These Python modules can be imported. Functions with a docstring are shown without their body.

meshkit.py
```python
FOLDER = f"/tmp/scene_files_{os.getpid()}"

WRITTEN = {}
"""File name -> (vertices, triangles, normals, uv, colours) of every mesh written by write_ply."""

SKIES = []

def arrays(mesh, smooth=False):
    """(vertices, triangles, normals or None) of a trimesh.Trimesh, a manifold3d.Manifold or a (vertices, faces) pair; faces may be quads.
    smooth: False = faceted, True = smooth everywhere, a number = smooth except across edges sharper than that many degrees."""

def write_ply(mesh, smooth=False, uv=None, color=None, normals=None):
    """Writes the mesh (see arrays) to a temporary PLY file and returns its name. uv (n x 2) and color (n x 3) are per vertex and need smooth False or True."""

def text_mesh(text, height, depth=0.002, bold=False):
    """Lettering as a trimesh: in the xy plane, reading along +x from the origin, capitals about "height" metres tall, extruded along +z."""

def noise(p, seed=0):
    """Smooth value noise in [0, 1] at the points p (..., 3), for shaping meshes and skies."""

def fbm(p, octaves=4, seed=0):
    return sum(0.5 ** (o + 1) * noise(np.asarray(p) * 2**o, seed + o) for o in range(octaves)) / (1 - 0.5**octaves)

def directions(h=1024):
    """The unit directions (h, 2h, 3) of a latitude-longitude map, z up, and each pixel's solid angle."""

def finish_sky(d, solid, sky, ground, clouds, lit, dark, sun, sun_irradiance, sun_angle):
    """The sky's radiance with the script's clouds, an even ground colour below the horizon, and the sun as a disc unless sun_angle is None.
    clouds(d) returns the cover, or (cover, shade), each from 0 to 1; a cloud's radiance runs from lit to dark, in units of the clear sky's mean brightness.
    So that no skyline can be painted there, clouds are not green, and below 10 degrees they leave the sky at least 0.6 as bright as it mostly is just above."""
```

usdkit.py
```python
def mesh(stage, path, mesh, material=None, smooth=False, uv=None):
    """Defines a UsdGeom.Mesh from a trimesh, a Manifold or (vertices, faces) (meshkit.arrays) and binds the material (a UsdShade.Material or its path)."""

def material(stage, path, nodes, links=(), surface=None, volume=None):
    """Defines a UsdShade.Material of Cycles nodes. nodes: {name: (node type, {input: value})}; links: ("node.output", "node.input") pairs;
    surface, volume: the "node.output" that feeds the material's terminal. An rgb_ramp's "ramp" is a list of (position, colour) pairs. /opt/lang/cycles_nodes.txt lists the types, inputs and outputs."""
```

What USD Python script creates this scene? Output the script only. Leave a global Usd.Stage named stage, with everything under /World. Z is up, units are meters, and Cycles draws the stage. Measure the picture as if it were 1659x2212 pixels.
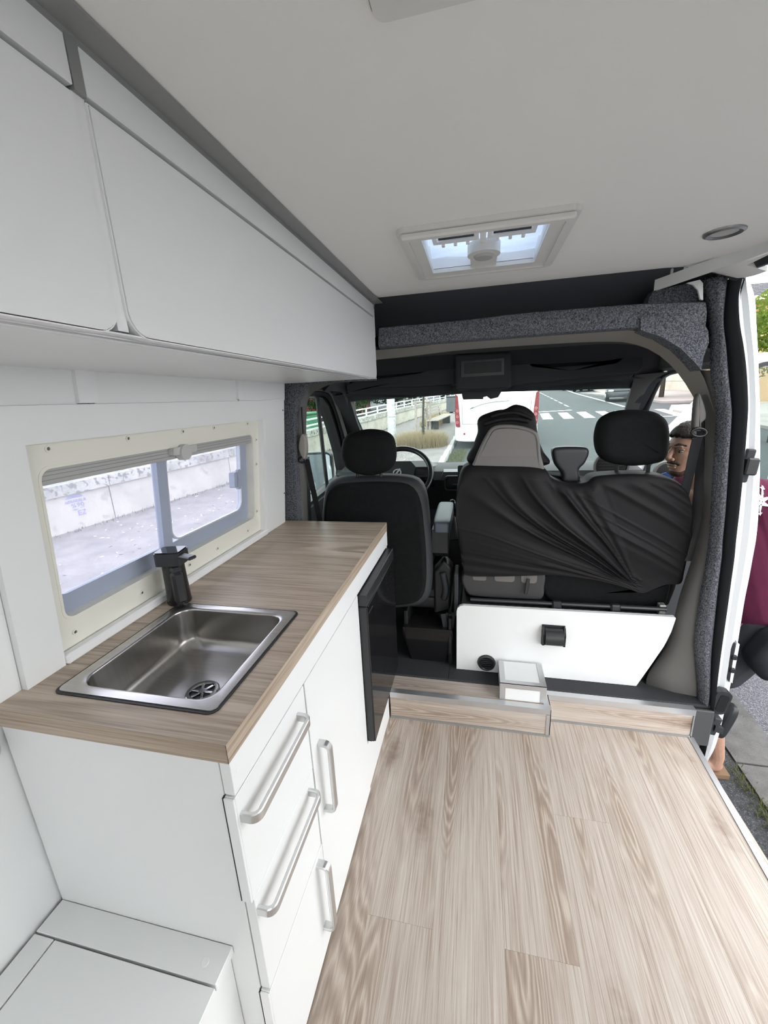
import math, random
import numpy as np, trimesh, manifold3d, shapely.geometry as sg
from shapely import affinity
from pxr import Usd, UsdGeom, UsdLux, UsdShade, Gf, Sdf
import usdkit, meshkit

stage = Usd.Stage.CreateInMemory()
UsdGeom.SetStageUpAxis(stage, 'Z')
UsdGeom.SetStageMetersPerUnit(stage, 1.0)
UsdGeom.Xform.Define(stage, '/World')
rng = np.random.default_rng(7)
random.seed(7)

# ---------------------------------------------------------------- camera, sky, exposure
# van frame: x to the kerb-side sliding door, y forward to the windscreen, z up, cargo floor at z = 0
EYE = np.array([0.0, 0.0, 1.42])
YAW, PITCH, ROLL, FPX = -0.22902251, -0.26533982, -0.0468273, 885.965
EXPOSURE = 0.48
SKY = (1.0, 1.0, 1.0)
SKY_STRENGTH = 1.0
_f = np.array([math.sin(YAW)*math.cos(PITCH), math.cos(YAW)*math.cos(PITCH), math.sin(PITCH)])
_r = np.cross(_f, [0, 0, 1]); _r /= np.linalg.norm(_r)
_u = np.cross(_r, _f)
_c, _s = math.cos(ROLL), math.sin(ROLL)
RIGHT, UP, FWD = _c*_r + _s*_u, -_s*_r + _c*_u, _f
cam = UsdGeom.Camera.Define(stage, '/World/camera')
cam.CreateHorizontalApertureAttr(36.0)
cam.CreateFocalLengthAttr(36.0*FPX/1659)
cam.CreateFStopAttr(0.0)
cam.CreateExposureAttr(EXPOSURE)
cam.CreateClippingRangeAttr(Gf.Vec2f(0.03, 2000))
cam.AddTransformOp().Set(Gf.Matrix4d(*RIGHT, 0, *UP, 0, *(-FWD), 0, *EYE, 1))
dome = UsdLux.DomeLight.Define(stage, '/World/sky')
dome.CreateIntensityAttr(SKY_STRENGTH)
dome.CreateColorAttr(Gf.Vec3f(0.97, 0.985, 1.0))

# where a point of the photograph lies on a plane of the place
def _ray(px, py):
    return FWD*FPX + RIGHT*(px - 829.5) - UP*(py - 1106)
def aty(px, py, y):
    d = _ray(px, py); return EYE + d*(y/d[1])
def atx(px, py, x):
    d = _ray(px, py); return EYE + d*(x/d[0])
def atz(px, py, z):
    d = _ray(px, py); return EYE + d*((z - EYE[2])/d[2])
def atp(px, py, p, n):
    d = _ray(px, py); return EYE + d*(((np.array(p) - EYE) @ n)/(d @ n))

# ---------------------------------------------------------------- names, labels
used = {}
def numbered(path):
    k = used.get(path, 0); used[path] = k + 1
    return path if k == 0 else '%s_%03d' % (path, k)
def _path(name, parent):
    base = '/World' if parent is None else str(parent.GetPath())
    return numbered(base + '/' + name)
def keys(p, label=None, cat=None, group=None, kind=None):
    for k, v in (('label', label), ('category', cat), ('group', group), ('kind', kind)):
        if v: p.SetCustomDataByKey(k, v)
    return p
def obj(name, mesh, m, parent=None, smooth=False, label=None, cat=None, group=None, kind=None):
    if isinstance(mesh, G): mesh = mesh.tm()
    prim = usdkit.mesh(stage, _path(name, parent), mesh, m, smooth=smooth).GetPrim()
    return keys(prim, label, cat, group, kind)
def thing(name, label, cat, loc=(0, 0, 0), rotz=0.0, group=None):
    x = UsdGeom.Xform.Define(stage, _path(name, None))
    if any(loc): x.AddTranslateOp().Set(Gf.Vec3d(*map(float, loc)))
    if rotz: x.AddRotateZOp().Set(float(rotz))
    return keys(x.GetPrim(), label, cat, group)
def struct(name, mesh, m, parent=None, smooth=False, label=None):
    return obj(name, mesh, m, parent, smooth, label=label, kind=None if parent else 'structure')
def hold(name, label=None):
    return keys(UsdGeom.Xform.Define(stage, _path(name, None)).GetPrim(), label, kind='structure')
def dup(root, loc, rotz=0.0, label=None, group=None):
    was = root.GetCustomData()
    base = root.GetName()
    if base[-4] == '_' and base[-3:].isdigit(): base = base[:-4]
    r = thing(base, label or was['label'], was['category'], loc, rotz, group or was.get('group'))
    r.GetReferences().AddInternalReference(root.GetPath())
    if not any(loc) and not rotz: pass
    r.SetInstanceable(True)
    return r

# ---------------------------------------------------------------- mesh helpers
class G:
    def __init__(s): s.v, s.f, s.n = [], [], 0
    def add(s, m):
        if isinstance(m, G): m = m.tm()
        v, f, _ = meshkit.arrays(m)
        s.v.append(np.asarray(v, float)); s.f.append(np.asarray(f, int) + s.n); s.n += len(v)
        return s
    def tm(s):
        return trimesh.Trimesh(np.vstack(s.v), np.vstack(s.f), process=False)
    def box(s, x0, x1, y0, y1, z0, z1, c=0.0):
        return s.add(cbox(x0, x1, y0, y1, z0, z1, c))
    def tube(s, pts, r, n=10, closed=False, flat=None):
        return s.add(tube(pts, r, n, closed, flat))
def hull(pts):
    return manifold3d.Manifold.hull_points(np.asarray(pts, np.float64))
def cbox(x0, x1, y0, y1, z0, z1, c=0.0):
    """A box with chamfered edges."""
    x0, x1 = min(x0, x1), max(x0, x1); y0, y1 = min(y0, y1), max(y0, y1); z0, z1 = min(z0, z1), max(z0, z1)
    c = min(c, (x1-x0)/2.01, (y1-y0)/2.01, (z1-z0)/2.01)
    if c <= 0:
        return trimesh.creation.box(bounds=[[x0, y0, z0], [x1, y1, z1]])
    P = []
    for x, sx in ((x0, 1), (x1, -1)):
        for y, sy in ((y0, 1), (y1, -1)):
            for z, sz in ((z0, 1), (z1, -1)):
                P += [(x, y+sy*c, z+sz*c), (x+sx*c, y, z+sz*c), (x+sx*c, y+sy*c, z)]
    return hull(P)
def T(mesh, R=None, t=(0, 0, 0)):
    v, f, _ = meshkit.arrays(mesh.tm() if isinstance(mesh, G) else mesh)
    v = np.asarray(v, float)
    if R is not None: v = v @ np.asarray(R, float).T
    return trimesh.Trimesh(v + np.asarray(t, float), f, process=False)
def rot(axis, deg):
    return trimesh.transformations.rotation_matrix(math.radians(deg), axis)[:3, :3]
def frame_to(O, U, V):
    """A mesh built in (u, v, w) carried to O + u U + v V + w U x V."""
    U = np.asarray(U, float); V = np.asarray(V, float); U = U/np.linalg.norm(U); V = V/np.linalg.norm(V)
    return np.column_stack([U, V, np.cross(U, V)]), np.asarray(O, float)
def poly(pts, holes=()):
    p = sg.Polygon(pts, holes)
    return p if p.is_valid else p.buffer(0)
def rpoly(u0, u1, v0, v1, r=0.0, n=6):
    p = sg.box(u0, v0, u1, v1)
    return p if r <= 0 else p.buffer(-r).buffer(r, quad_segs=n)
def extr(p, h):
    gs = getattr(p, 'geoms', [p])
    return trimesh.util.concatenate([trimesh.creation.extrude_polygon(g, h, engine='earcut') for g in gs])
def slab_z(p, z0, z1): return T(extr(p, z1-z0), None, (0, 0, z0))
def slab_y(p, y0, y1):
    """p in (x, z)."""
    return T(extr(p, y1-y0), np.array([[1, 0, 0], [0, 0, -1], [0, 1, 0]], float), (0, y1, 0))
def slab_x(p, x0, x1):
    """p in (y, z)."""
    return T(extr(p, x1-x0), np.array([[0, 0, 1], [1, 0, 0], [0, 1, 0]], float), (x0, 0, 0))
def trace_y(pix, y0, t, holes=()):
    """A panel whose face lies in the plane y = y0, t thick away from the eye."""
    q = lambda ps: [(aty(a, b, y0)[0], aty(a, b, y0)[2]) for a, b in ps]
    return slab_y(poly(q(pix), [q(h) for h in holes]), y0, y0+t)
def smoothline(pts, n=8):
    """Catmull-Rom through the points."""
    P = np.asarray(pts, float); P = np.vstack([2*P[0]-P[1], P, 2*P[-1]-P[-2]]); out = []
    for i in range(1, len(P)-2):
        for t in np.linspace(0, 1, n, endpoint=False):
            a, b, c, d = P[i-1:i+3]
            out.append(0.5*((2*b) + (c-a)*t + (2*a-5*b+4*c-d)*t*t + (3*b-a-3*c+d)*t**3))
    return np.vstack(out + [P[-2]])
def tube(pts, r, n=10, closed=False, flat=None):
    p = np.asarray(pts, float); m = len(p); R = np.broadcast_to(np.asarray(r, float), (m,))
    t = np.roll(p, -1, 0)-np.roll(p, 1, 0) if closed else np.gradient(p, axis=0)
    t /= np.linalg.norm(t, axis=1, keepdims=True)+1e-12
    a = np.cross(t[0], [0, 0, 1.0] if abs(t[0][2]) < 0.9 else [1.0, 0, 0]); a /= np.linalg.norm(a)
    A = []
    for i in range(m):
        a = a - t[i]*(a @ t[i]); a /= np.linalg.norm(a)+1e-12; A.append(a)
    A = np.array(A); B = np.cross(t, A); ang = np.arange(n)*2*np.pi/n
    fa, fb = (1, 1) if flat is None else flat
    v = p[:, None]+R[:, None, None]*(fa*np.cos(ang)[None, :, None]*A[:, None]+fb*np.sin(ang)[None, :, None]*B[:, None])
    V = v.reshape(-1, 3); F = []
    for i in range(m if closed else m-1):
        for j in range(n):
            k, l = (i+1) % m, (j+1) % n
            F += [[i*n+j, i*n+l, k*n+l], [i*n+j, k*n+l, k*n+j]]
    if not closed:
        V = np.vstack([V, p[0], p[-1]]); e = len(V)
        for j in range(n):
            F += [[e-2, (j+1) % n, j], [e-1, (m-1)*n+j, (m-1)*n+(j+1) % n]]
    return trimesh.Trimesh(V, np.array(F), process=False)
def lathe(profile, n=24):
    """profile: (r, z) from bottom to top."""
    p = np.asarray(profile, float); ang = np.arange(n)*2*np.pi/n
    V = np.stack([p[:, :1]*np.cos(ang), p[:, :1]*np.sin(ang), np.repeat(p[:, 1:], n, 1)], -1).reshape(-1, 3); F = []
    for i in range(len(p)-1):
        for j in range(n):
            l = (j+1) % n
            F += [[i*n+j, i*n+l, (i+1)*n+l], [i*n+j, (i+1)*n+l, (i+1)*n+j]]
    return trimesh.Trimesh(V, np.array(F), process=False)
def grid(P, closed_u=False, flip=False):
    """P: (nu, nv, 3) surface."""
    P = np.asarray(P, float); nu, nv = P.shape[:2]; F = []
    for i in range(nu if closed_u else nu-1):
        k = (i+1) % nu
        for j in range(nv-1):
            F += [[i*nv+j, k*nv+j, k*nv+j+1], [i*nv+j, k*nv+j+1, i*nv+j+1]]
    F = np.array(F)
    return trimesh.Trimesh(P.reshape(-1, 3), F[:, ::-1] if flip else F, process=False)
def loft(rings, caps=True):
    """Closed rings (m, n, 3) joined into a closed skin."""
    P = np.asarray(rings, float); m, n = P.shape[:2]; F = []
    for i in range(m-1):
        for j in range(n):
            l = (j+1) % n
            F += [[i*n+j, i*n+l, (i+1)*n+l], [i*n+j, (i+1)*n+l, (i+1)*n+j]]
    V = P.reshape(-1, 3)
    if caps:
        V = np.vstack([V, P[0].mean(0), P[-1].mean(0)]); e = len(V)
        for j in range(n):
            F += [[e-2, (j+1) % n, j], [e-1, (m-1)*n+j, (m-1)*n+(j+1) % n]]
    return trimesh.Trimesh(V, np.array(F), process=False)
def cushion(c, size, p=3.0, n=28, m=16, fn=None):
    """A superellipsoid block: soft corners, half sizes size."""
    th = np.linspace(-np.pi/2, np.pi/2, m); ph = np.linspace(0, 2*np.pi, n, endpoint=False)
    e = lambda x: np.sign(x)*np.abs(x)**(2.0/p)
    V = np.stack([e(np.cos(th))[:, None]*e(np.cos(ph))[None], e(np.cos(th))[:, None]*e(np.sin(ph))[None], np.repeat(e(np.sin(th))[:, None], n, 1)], -1)*np.asarray(size)
    if fn is not None: V = fn(V)
    return loft(V + np.asarray(c, float), caps=False)
def resample(pts, n):
    P = np.asarray(pts, float); d = np.r_[0, np.cumsum(np.linalg.norm(np.diff(P, axis=0), axis=1))]
    s = np.linspace(0, d[-1], n)
    return np.column_stack([np.interp(s, d, P[:, k]) for k in range(P.shape[1])])
def ribbon(rails, back):
    """Strip over several rails (polylines of equal length) closed behind by the vector back."""
    return sheet(np.stack([np.asarray(r, float) for r in rails], 1), back)
def sheet(P, off):
    """A surface grid (nu, nv, 3) given the thickness off, closed all round."""
    P = np.asarray(P, float); Q = P + np.asarray(off, float); g = G(); g.add(grid(P)); g.add(grid(Q, flip=True))
    for a, b in ((P[0], Q[0]), (Q[-1], P[-1]), (Q[:, 0], P[:, 0]), (P[:, -1], Q[:, -1])): g.add(grid(np.stack([a, b]), flip=True))
    return trimesh.Trimesh(*(lambda m: (m.vertices, m.faces))(g.tm()), process=True)

# ---------------------------------------------------------------- materials
def mat(name, color, rough=0.5, metal=0.0, vary=None, bump=None, spec=None, coat=0.0, sheen=0.0, emit=None, speck=None):
    """vary = (scale, amount, stretch xyz); bump = (scale, strength, distance); speck = (scale, colour, threshold)."""
    n = {'p': ('principled_bsdf', {'base_color': color, 'roughness': rough, 'metallic': metal, 'specular_ior_level': spec or 0.5, 'coat_weight': coat, 'sheen_weight': sheen}),
         'g': ('geometry', {})}
    l = []
    src = None
    if spec is None: n['p'][1]['specular_ior_level'] = 0.5 if rough < 0.5 or metal else 0.5*max(0.16, 1-1.6*(rough-0.5))
    if vary:
        sc, am, st = vary if len(vary) == 3 else (*vary, (1, 1, 1))
        n['mp'] = ('mapping', {'scale': st}); n['nz'] = ('noise_texture', {'scale': sc, 'detail': 4.0, 'roughness': 0.6})
        lo = [max(0, c*(1-am)) for c in color]; hi = [min(1, c*(1+am)) for c in color]
        n['rp'] = ('rgb_ramp', {'ramp': [(0.3, lo), (0.7, hi)]})
        l += [('g.position', 'mp.vector'), ('mp.vector', 'nz.vector'), ('nz.fac', 'rp.fac')]; src = 'rp.color'
    if speck:
        sc, c2, thr = speck
        n['sn'] = ('noise_texture', {'scale': sc, 'detail': 2.0}); n['sr'] = ('rgb_ramp', {'ramp': [(thr, (0, 0, 0)), (thr+0.06, (1, 1, 1))]})
        n['mx'] = ('mix', {'color1': color, 'color2': c2})
        l += [('g.position', 'sn.vector'), ('sn.fac', 'sr.fac'), ('sr.color', 'mx.fac')]
        if src: l += [(src, 'mx.color1')]
        src = 'mx.color'
    if src: l += [(src, 'p.base_color')]
    if bump:
        sc, stg, ds = bump
        n['bn'] = ('noise_texture', {'scale': sc, 'detail': 3.0}); n['bp'] = ('bump', {'strength': stg, 'distance': ds})
        l += [('g.position', 'bn.vector'), ('bn.fac', 'bp.height'), ('bp.normal', 'p.normal')]
    if emit: n['p'][1].update({'emission_color': emit[0], 'emission_strength': emit[1]})
    return usdkit.material(stage, '/World/Looks/' + name, n, l, surface='p.BSDF')

def wood(name, light, heart, axis=1, fine=300.0, ring=(7.0, 0.75), rough=0.45, knots=True, rings=32.0, hearts=(0.49, 0.60)):
    """Printed oak: straight fibres along the axis, darker heartwood with growth-ring contours of a stretched noise, knots; each plank its own cut."""
    def st(a, b):
        s = [a, a, a]; s[axis] = b; return tuple(s)
    n = {'g': ('geometry', {}), 'oi': ('object_info', {}), 'off': ('vector_math', {'math_type': 'scale', 'vector1': (37.0, 91.0, 53.0)}),
         'ad': ('vector_math', {'math_type': 'add'}),
         'm1': ('mapping', {'scale': st(*ring)}), 'n1': ('noise_texture', {'scale': 1.0, 'detail': 1.0, 'roughness': 0.35, 'distortion': 0.3}),
         'wb': ('noise_texture', {'scale': 1.0, 'detail': 2.0}), 'm5': ('mapping', {'scale': st(60.0, 9.0)}), 'wm': ('math', {'math_type': 'multiply_add', 'value2': 0.035, 'value3': -0.0175}), 'wa': ('math', {'math_type': 'add'}),
         'mu': ('math', {'math_type': 'multiply', 'value2': rings*6.283}), 'si': ('math', {'math_type': 'sine'}),
         'mr': ('map_range', {'from_min': -1.0, 'from_max': 1.0}),
         'm2': ('mapping', {'scale': st(fine, 4.5)}), 'n2': ('noise_texture', {'scale': 1.0, 'detail': 3.0, 'roughness': 0.6}),
         'm3': ('mapping', {'scale': st(34.0, 1.3)}), 'n3': ('noise_texture', {'scale': 1.0, 'detail': 3.0}),
         'hm': ('map_range', {'from_min': hearts[0], 'from_max': hearts[1], 'clamp': True}), 'h2': ('math', {'math_type': 'multiply', 'value2': 0.68}),
         'l1': ('math', {'math_type': 'multiply', 'value2': 0.72}), 'l2': ('math', {'math_type': 'multiply_add', 'value2': 0.28}),
         'r1': ('math', {'math_type': 'multiply', 'value2': 0.50}), 'r2': ('math', {'math_type': 'multiply_add', 'value2': 0.50}),
         'rl': ('rgb_ramp', {'ramp': light}), 'rh': ('rgb_ramp', {'ramp': heart}), 'mx': ('mix', {}),
         'p': ('principled_bsdf', {'roughness': rough, 'specular_ior_level': 0.4}), 'bp': ('bump', {'strength': 0.10, 'distance': 0.0015})}
    l = [('oi.random', 'off.scale'), ('g.position', 'ad.vector1'), ('off.vector', 'ad.vector2'),
         ('ad.vector', 'm1.vector'), ('ad.vector', 'm2.vector'), ('ad.vector', 'm3.vector'), ('ad.vector', 'm5.vector'), ('m5.vector', 'wb.vector'), ('wb.fac', 'wm.value1'),
         ('m1.vector', 'n1.vector'), ('n1.fac', 'wa.value1'), ('wm.value', 'wa.value2'), ('wa.value', 'mu.value1'), ('mu.value', 'si.value1'), ('si.value', 'mr.value'),
         ('m2.vector', 'n2.vector'), ('m3.vector', 'n3.vector'), ('n1.fac', 'hm.value'), ('hm.result', 'h2.value1'),
         ('n2.fac', 'l1.value1'), ('n3.fac', 'l2.value1'), ('l1.value', 'l2.value3'), ('l2.value', 'rl.fac'),
         ('mr.result', 'r1.value1'), ('n2.fac', 'r2.value1'), ('r1.value', 'r2.value3'), ('r2.value', 'rh.fac'),
         ('h2.value', 'mx.fac'), ('rl.color', 'mx.color1'), ('rh.color', 'mx.color2'), ('n2.fac', 'bp.height'), ('bp.normal', 'p.normal')]
    last = 'mx.color'
    if knots:
        n['m4'] = ('mapping', {'scale': st(5.2, 1.9)}); n['vo'] = ('voronoi_texture', {'scale': 1.0})
        n['kr'] = ('rgb_ramp', {'ramp': [(0.0, (0.40, 0.33, 0.29)), (0.06, (0.60, 0.53, 0.49)), (0.17, (0.90, 0.885, 0.87)), (0.27, (1, 1, 1))]})
        n['km'] = ('mix', {'mix_type': 'multiply', 'fac': 0.9})
        n['nd'] = ('noise_texture', {'scale': 26.0, 'detail': 2.0}); n['ns'] = ('math', {'math_type': 'multiply_add', 'value2': 0.22, 'value3': -0.11})
        n['va'] = ('math', {'math_type': 'add'})
        l += [('ad.vector', 'm4.vector'), ('m4.vector', 'vo.vector'), ('g.position', 'nd.vector'), ('nd.fac', 'ns.value1'), ('vo.distance', 'va.value1'), ('ns.value', 'va.value2'),
              ('va.value', 'kr.fac'), ('mx.color', 'km.color1'), ('kr.color', 'km.color2')]
        last = 'km.color'
    l += [(last, 'p.base_color')]
    return usdkit.material(stage, '/World/Looks/' + name, n, l, surface='p.BSDF')

def pane(name, tint=(0.9, 0.94, 0.93), haze=0.0, haze_color=(0.8, 0.84, 0.9)):
    """Sheet glass: clear, with a reflection that grows towards grazing view; haze = scratched or dusty share."""
    n = {'t': ('transparent_bsdf', {'color': tint}), 'g': ('glossy_bsdf', {'roughness': 0.02, 'color': (1, 1, 1)}), 'f': ('layer_weight', {'blend': 0.5}),
         'p': ('math', {'math_type': 'power', 'value2': 5.0}), 'q': ('math', {'math_type': 'multiply_add', 'value2': 0.55, 'value3': 0.02}), 'm': ('mix_closure', {})}
    l = [('f.facing', 'p.value1'), ('p.value', 'q.value1'), ('q.value', 'm.fac'), ('g.BSDF', 'm.closure2')]
    if haze:
        n['d'] = ('translucent_bsdf', {'color': haze_color}); n['h'] = ('mix_closure', {'fac': haze})
        l += [('t.BSDF', 'h.closure1'), ('d.BSDF', 'h.closure2'), ('h.closure', 'm.closure1')]
    else:
        l += [('t.BSDF', 'm.closure1')]
    return usdkit.material(stage, '/World/Looks/' + name, n, l, surface='m.closure')

WHITE = mat('white_laminate', (0.80, 0.815, 0.81), 0.38, bump=(900, 0.05, 0.0006))
WHITE_EDGE = mat('white_edge_band', (0.83, 0.835, 0.84), 0.35)
CEIL = mat('ceiling_lining', (0.84, 0.845, 0.815), 0.75, bump=(700, 0.12, 0.0008))
CREAM = mat('cream_plastic', (0.80, 0.785, 0.70), 0.35)
GREYTRIM = mat('grey_edge_trim', (0.30, 0.305, 0.30), 0.5, metal=0.35)
ALU = mat('satin_aluminium', (0.62, 0.63, 0.64), 0.38, metal=0.85)
ALU_LIGHT = mat('brushed_handle_metal', (0.70, 0.70, 0.70), 0.30, metal=0.9)
CHROME = mat('polished_metal', (0.7, 0.7, 0.7), 0.15, metal=1.0)
STEEL = mat('brushed_stainless', (0.47, 0.455, 0.435), 0.27, metal=1.0, vary=(6, 0.06, (1, 20, 1)))
BLACK = mat('black_plastic', (0.010, 0.011, 0.012), 0.5)
BLACK_GLOSS = mat('gloss_black_front', (0.012, 0.012, 0.013), 0.07)
BLACK_SATIN = mat('satin_black', (0.022, 0.023, 0.025), 0.38)
RUBBER = mat('dark_rubber', (0.030, 0.032, 0.035), 0.55)
MATF = mat('dark_floor_mat', (0.040, 0.042, 0.045), 0.8, vary=(300, 0.3), bump=(500, 0.2, 0.001))
ARCH = mat('arch_trim_plastic', (0.24, 0.225, 0.20), 0.6)
GREYP = mat('grey_cab_plastic', (0.120, 0.116, 0.108), 0.55, bump=(900, 0.1, 0.0006))
GREYD = mat('dark_grey_cab_plastic', (0.030, 0.033, 0.036), 0.65, bump=(900, 0.1, 0.0006))
HEADLINER = mat('cab_headliner_cloth', (0.12, 0.123, 0.118), 0.9, bump=(800, 0.2, 0.0008))
FELT = mat('grey_carpet_felt', (0.095, 0.102, 0.115), 0.95, vary=(150, 0.7), bump=(150, 0.9, 0.006), speck=(260, (0.20, 0.21, 0.23), 0.53))
CLOTH = mat('black_seat_cloth', (0.006, 0.0066, 0.007), 0.85, vary=(60, 0.25), bump=(1200, 0.2, 0.0008))
COVER = mat('black_stretch_cover', (0.0095, 0.0088, 0.0098), 0.60, spec=0.22)
SEATGREY = mat('seat_shell_grey', (0.145, 0.138, 0.128), 0.45)
PAINT = mat('white_body_paint', (0.66, 0.68, 0.69), 0.25, coat=0.3)
HINGE = mat('dark_screw', (0.2, 0.2, 0.2), 0.4, metal=0.8)
OAK_L = [(0.36, (0.34, 0.27, 0.22)), (0.46, (0.445, 0.38, 0.325)), (0.58, (0.525, 0.465, 0.412)), (0.70, (0.59, 0.54, 0.49))]
OAK_H = [(0.22, (0.245, 0.175, 0.13)), (0.45, (0.33, 0.25, 0.195)), (0.65, (0.41, 0.33, 0.265)), (0.80, (0.54, 0.465, 0.395))]
PLANK = wood('light_oak_planks', OAK_L, OAK_H, axis=1)
PLANKX = wood('light_oak_step', OAK_L, OAK_H, axis=0, ring=(9.0, 1.0), hearts=(0.44, 0.56))
TOP_L = [(0.36, (0.31, 0.24, 0.18)), (0.48, (0.43, 0.345, 0.265)), (0.60, (0.52, 0.425, 0.335)), (0.72, (0.60, 0.50, 0.405))]
TOPWOOD = wood('brown_oak_worktop', TOP_L, TOP_L, axis=0, fine=210, ring=(9.0, 0.9), knots=False, rings=7, rough=0.42)
EDGE_L = [(0.36, (0.28, 0.21, 0.155)), (0.48, (0.39, 0.31, 0.235)), (0.60, (0.47, 0.385, 0.30)), (0.72, (0.55, 0.46, 0.37))]
EDGEWOOD = wood('oak_edge_band', EDGE_L, EDGE_L, axis=1, fine=260, knots=False, rings=3)
EDGEWOODX = wood('oak_edge_band_end', EDGE_L, EDGE_L, axis=0, fine=260, knots=False, rings=3)
ACRYLIC = pane('hazy_tinted_acrylic', (0.86, 0.87, 0.94), haze=0.08, haze_color=(0.80, 0.83, 0.95))
GLASS = pane('cab_glass', (0.88, 0.93, 0.915), haze=0.008, haze_color=(0.75, 0.9, 0.9))
GLASS_TINT = pane('door_glass', (0.80, 0.87, 0.85))
# ================================================================ the van's living space: floor, walls, ceiling
fl = hold('floor', 'light oak plank floor of the van')
cols = [(-0.47, -0.286, []), (-0.286, -0.102, [0.79]), (-0.102, 0.09, [-0.3]), (0.09, 0.275, [0.785]), (0.275, 0.46, [-0.2, 1.193]), (0.46, 0.648, [0.3]), (0.648, 0.835, [-0.5]), (0.835, 0.893, [])]
for x0, x1, js in cols:
    ys = [-1.55] + js + [1.64]
    for a, b in zip(ys[:-1], ys[1:]):
        obj('plank', cbox(x0+0.00012, x1-0.00012, a+0.00012, b-0.00012, -0.012, 0.0, 0.0003), PLANK, fl)
obj('underlay', cbox(-0.9, 0.895, -1.55, 1.64, -0.05, -0.012), MATF, fl)
# floor edge profile at the sliding door
e0, e1 = atz(1490.8, 1600, 0.0), atz(1655, 1893, 0.0)
def sill_x(y): return e0[0] + (e1[0]-e0[0])*(y-e0[1])/(e1[1]-e0[1])
sp = [(sill_x(1.64)-0.001, 1.64), (sill_x(-0.2)-0.001, -0.2), (sill_x(-0.2)+0.019, -0.2), (sill_x(1.64)+0.019, 1.64)]
obj('edge_profile', slab_z(poly(sp), -0.045, 0.0035), ALU, fl, label='aluminium edge profile along the door opening')
struct('trim_1', slab_z(poly([(sill_x(1.7)-0.03, 1.7), (sill_x(-0.2)-0.03, -0.2), (sill_x(-0.2)+0.016, -0.2), (sill_x(1.7)+0.016, 1.7)]), -0.30, -0.05), RUBBER, label='dark sill under the sliding door')

# ceiling with a hole for the roof vent
SK = (-0.135, 0.150, 1.035, 1.318)        # roof vent opening x0 x1 y0 y1
zc = 1.773
cl = hold('ceiling', 'pale grey lining panel of the roof')
hole = [(SK[0], SK[2]), (SK[1], SK[2]), (SK[1], SK[3]), (SK[0], SK[3])]
obj('roof_lining', slab_z(poly([(-0.37, -1.55), (0.58, -1.55), (0.58, 1.50), (-0.37, 1.50)], [hole]), zc, zc+0.012), CEIL, cl)
# the lining bends down towards the sides
def side(xs, zs, name):
    ys = np.linspace(-1.55, 1.50, 12)
    top = np.array([[(x, y, z) for x, z in zip(xs, zs)] for y in ys])
    obj(name, sheet(top, [0, 0, 0.012]), CEIL, cl, smooth=40)
side([0.58, 0.64, 0.70, 0.74], [zc, zc-0.003, zc-0.013, zc-0.030], 'roof_lining_curve')
side([-0.37, -0.60, -0.75, -0.80], [zc, zc, zc-0.02, zc-0.10], 'roof_lining_curve')
bx_ = [-0.82, -0.75, -0.60, -0.37, 0.0, 0.30, 0.58, 0.64, 0.70, 0.74, 0.79]; bz_ = [-0.10, -0.02, 0, 0, 0, 0, 0, -0.003, -0.013, -0.030, -0.05]
by_ = np.linspace(1.50, 1.80, 14)
bend = np.array([[(x, y, zc+b+0.075*((y-1.50)/0.30)**2) for x, b in zip(bx_, bz_)] for y in by_])
obj('roof_lining_front', sheet(bend, [0, 0, 0.012]), CEIL, cl, smooth=40)
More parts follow.
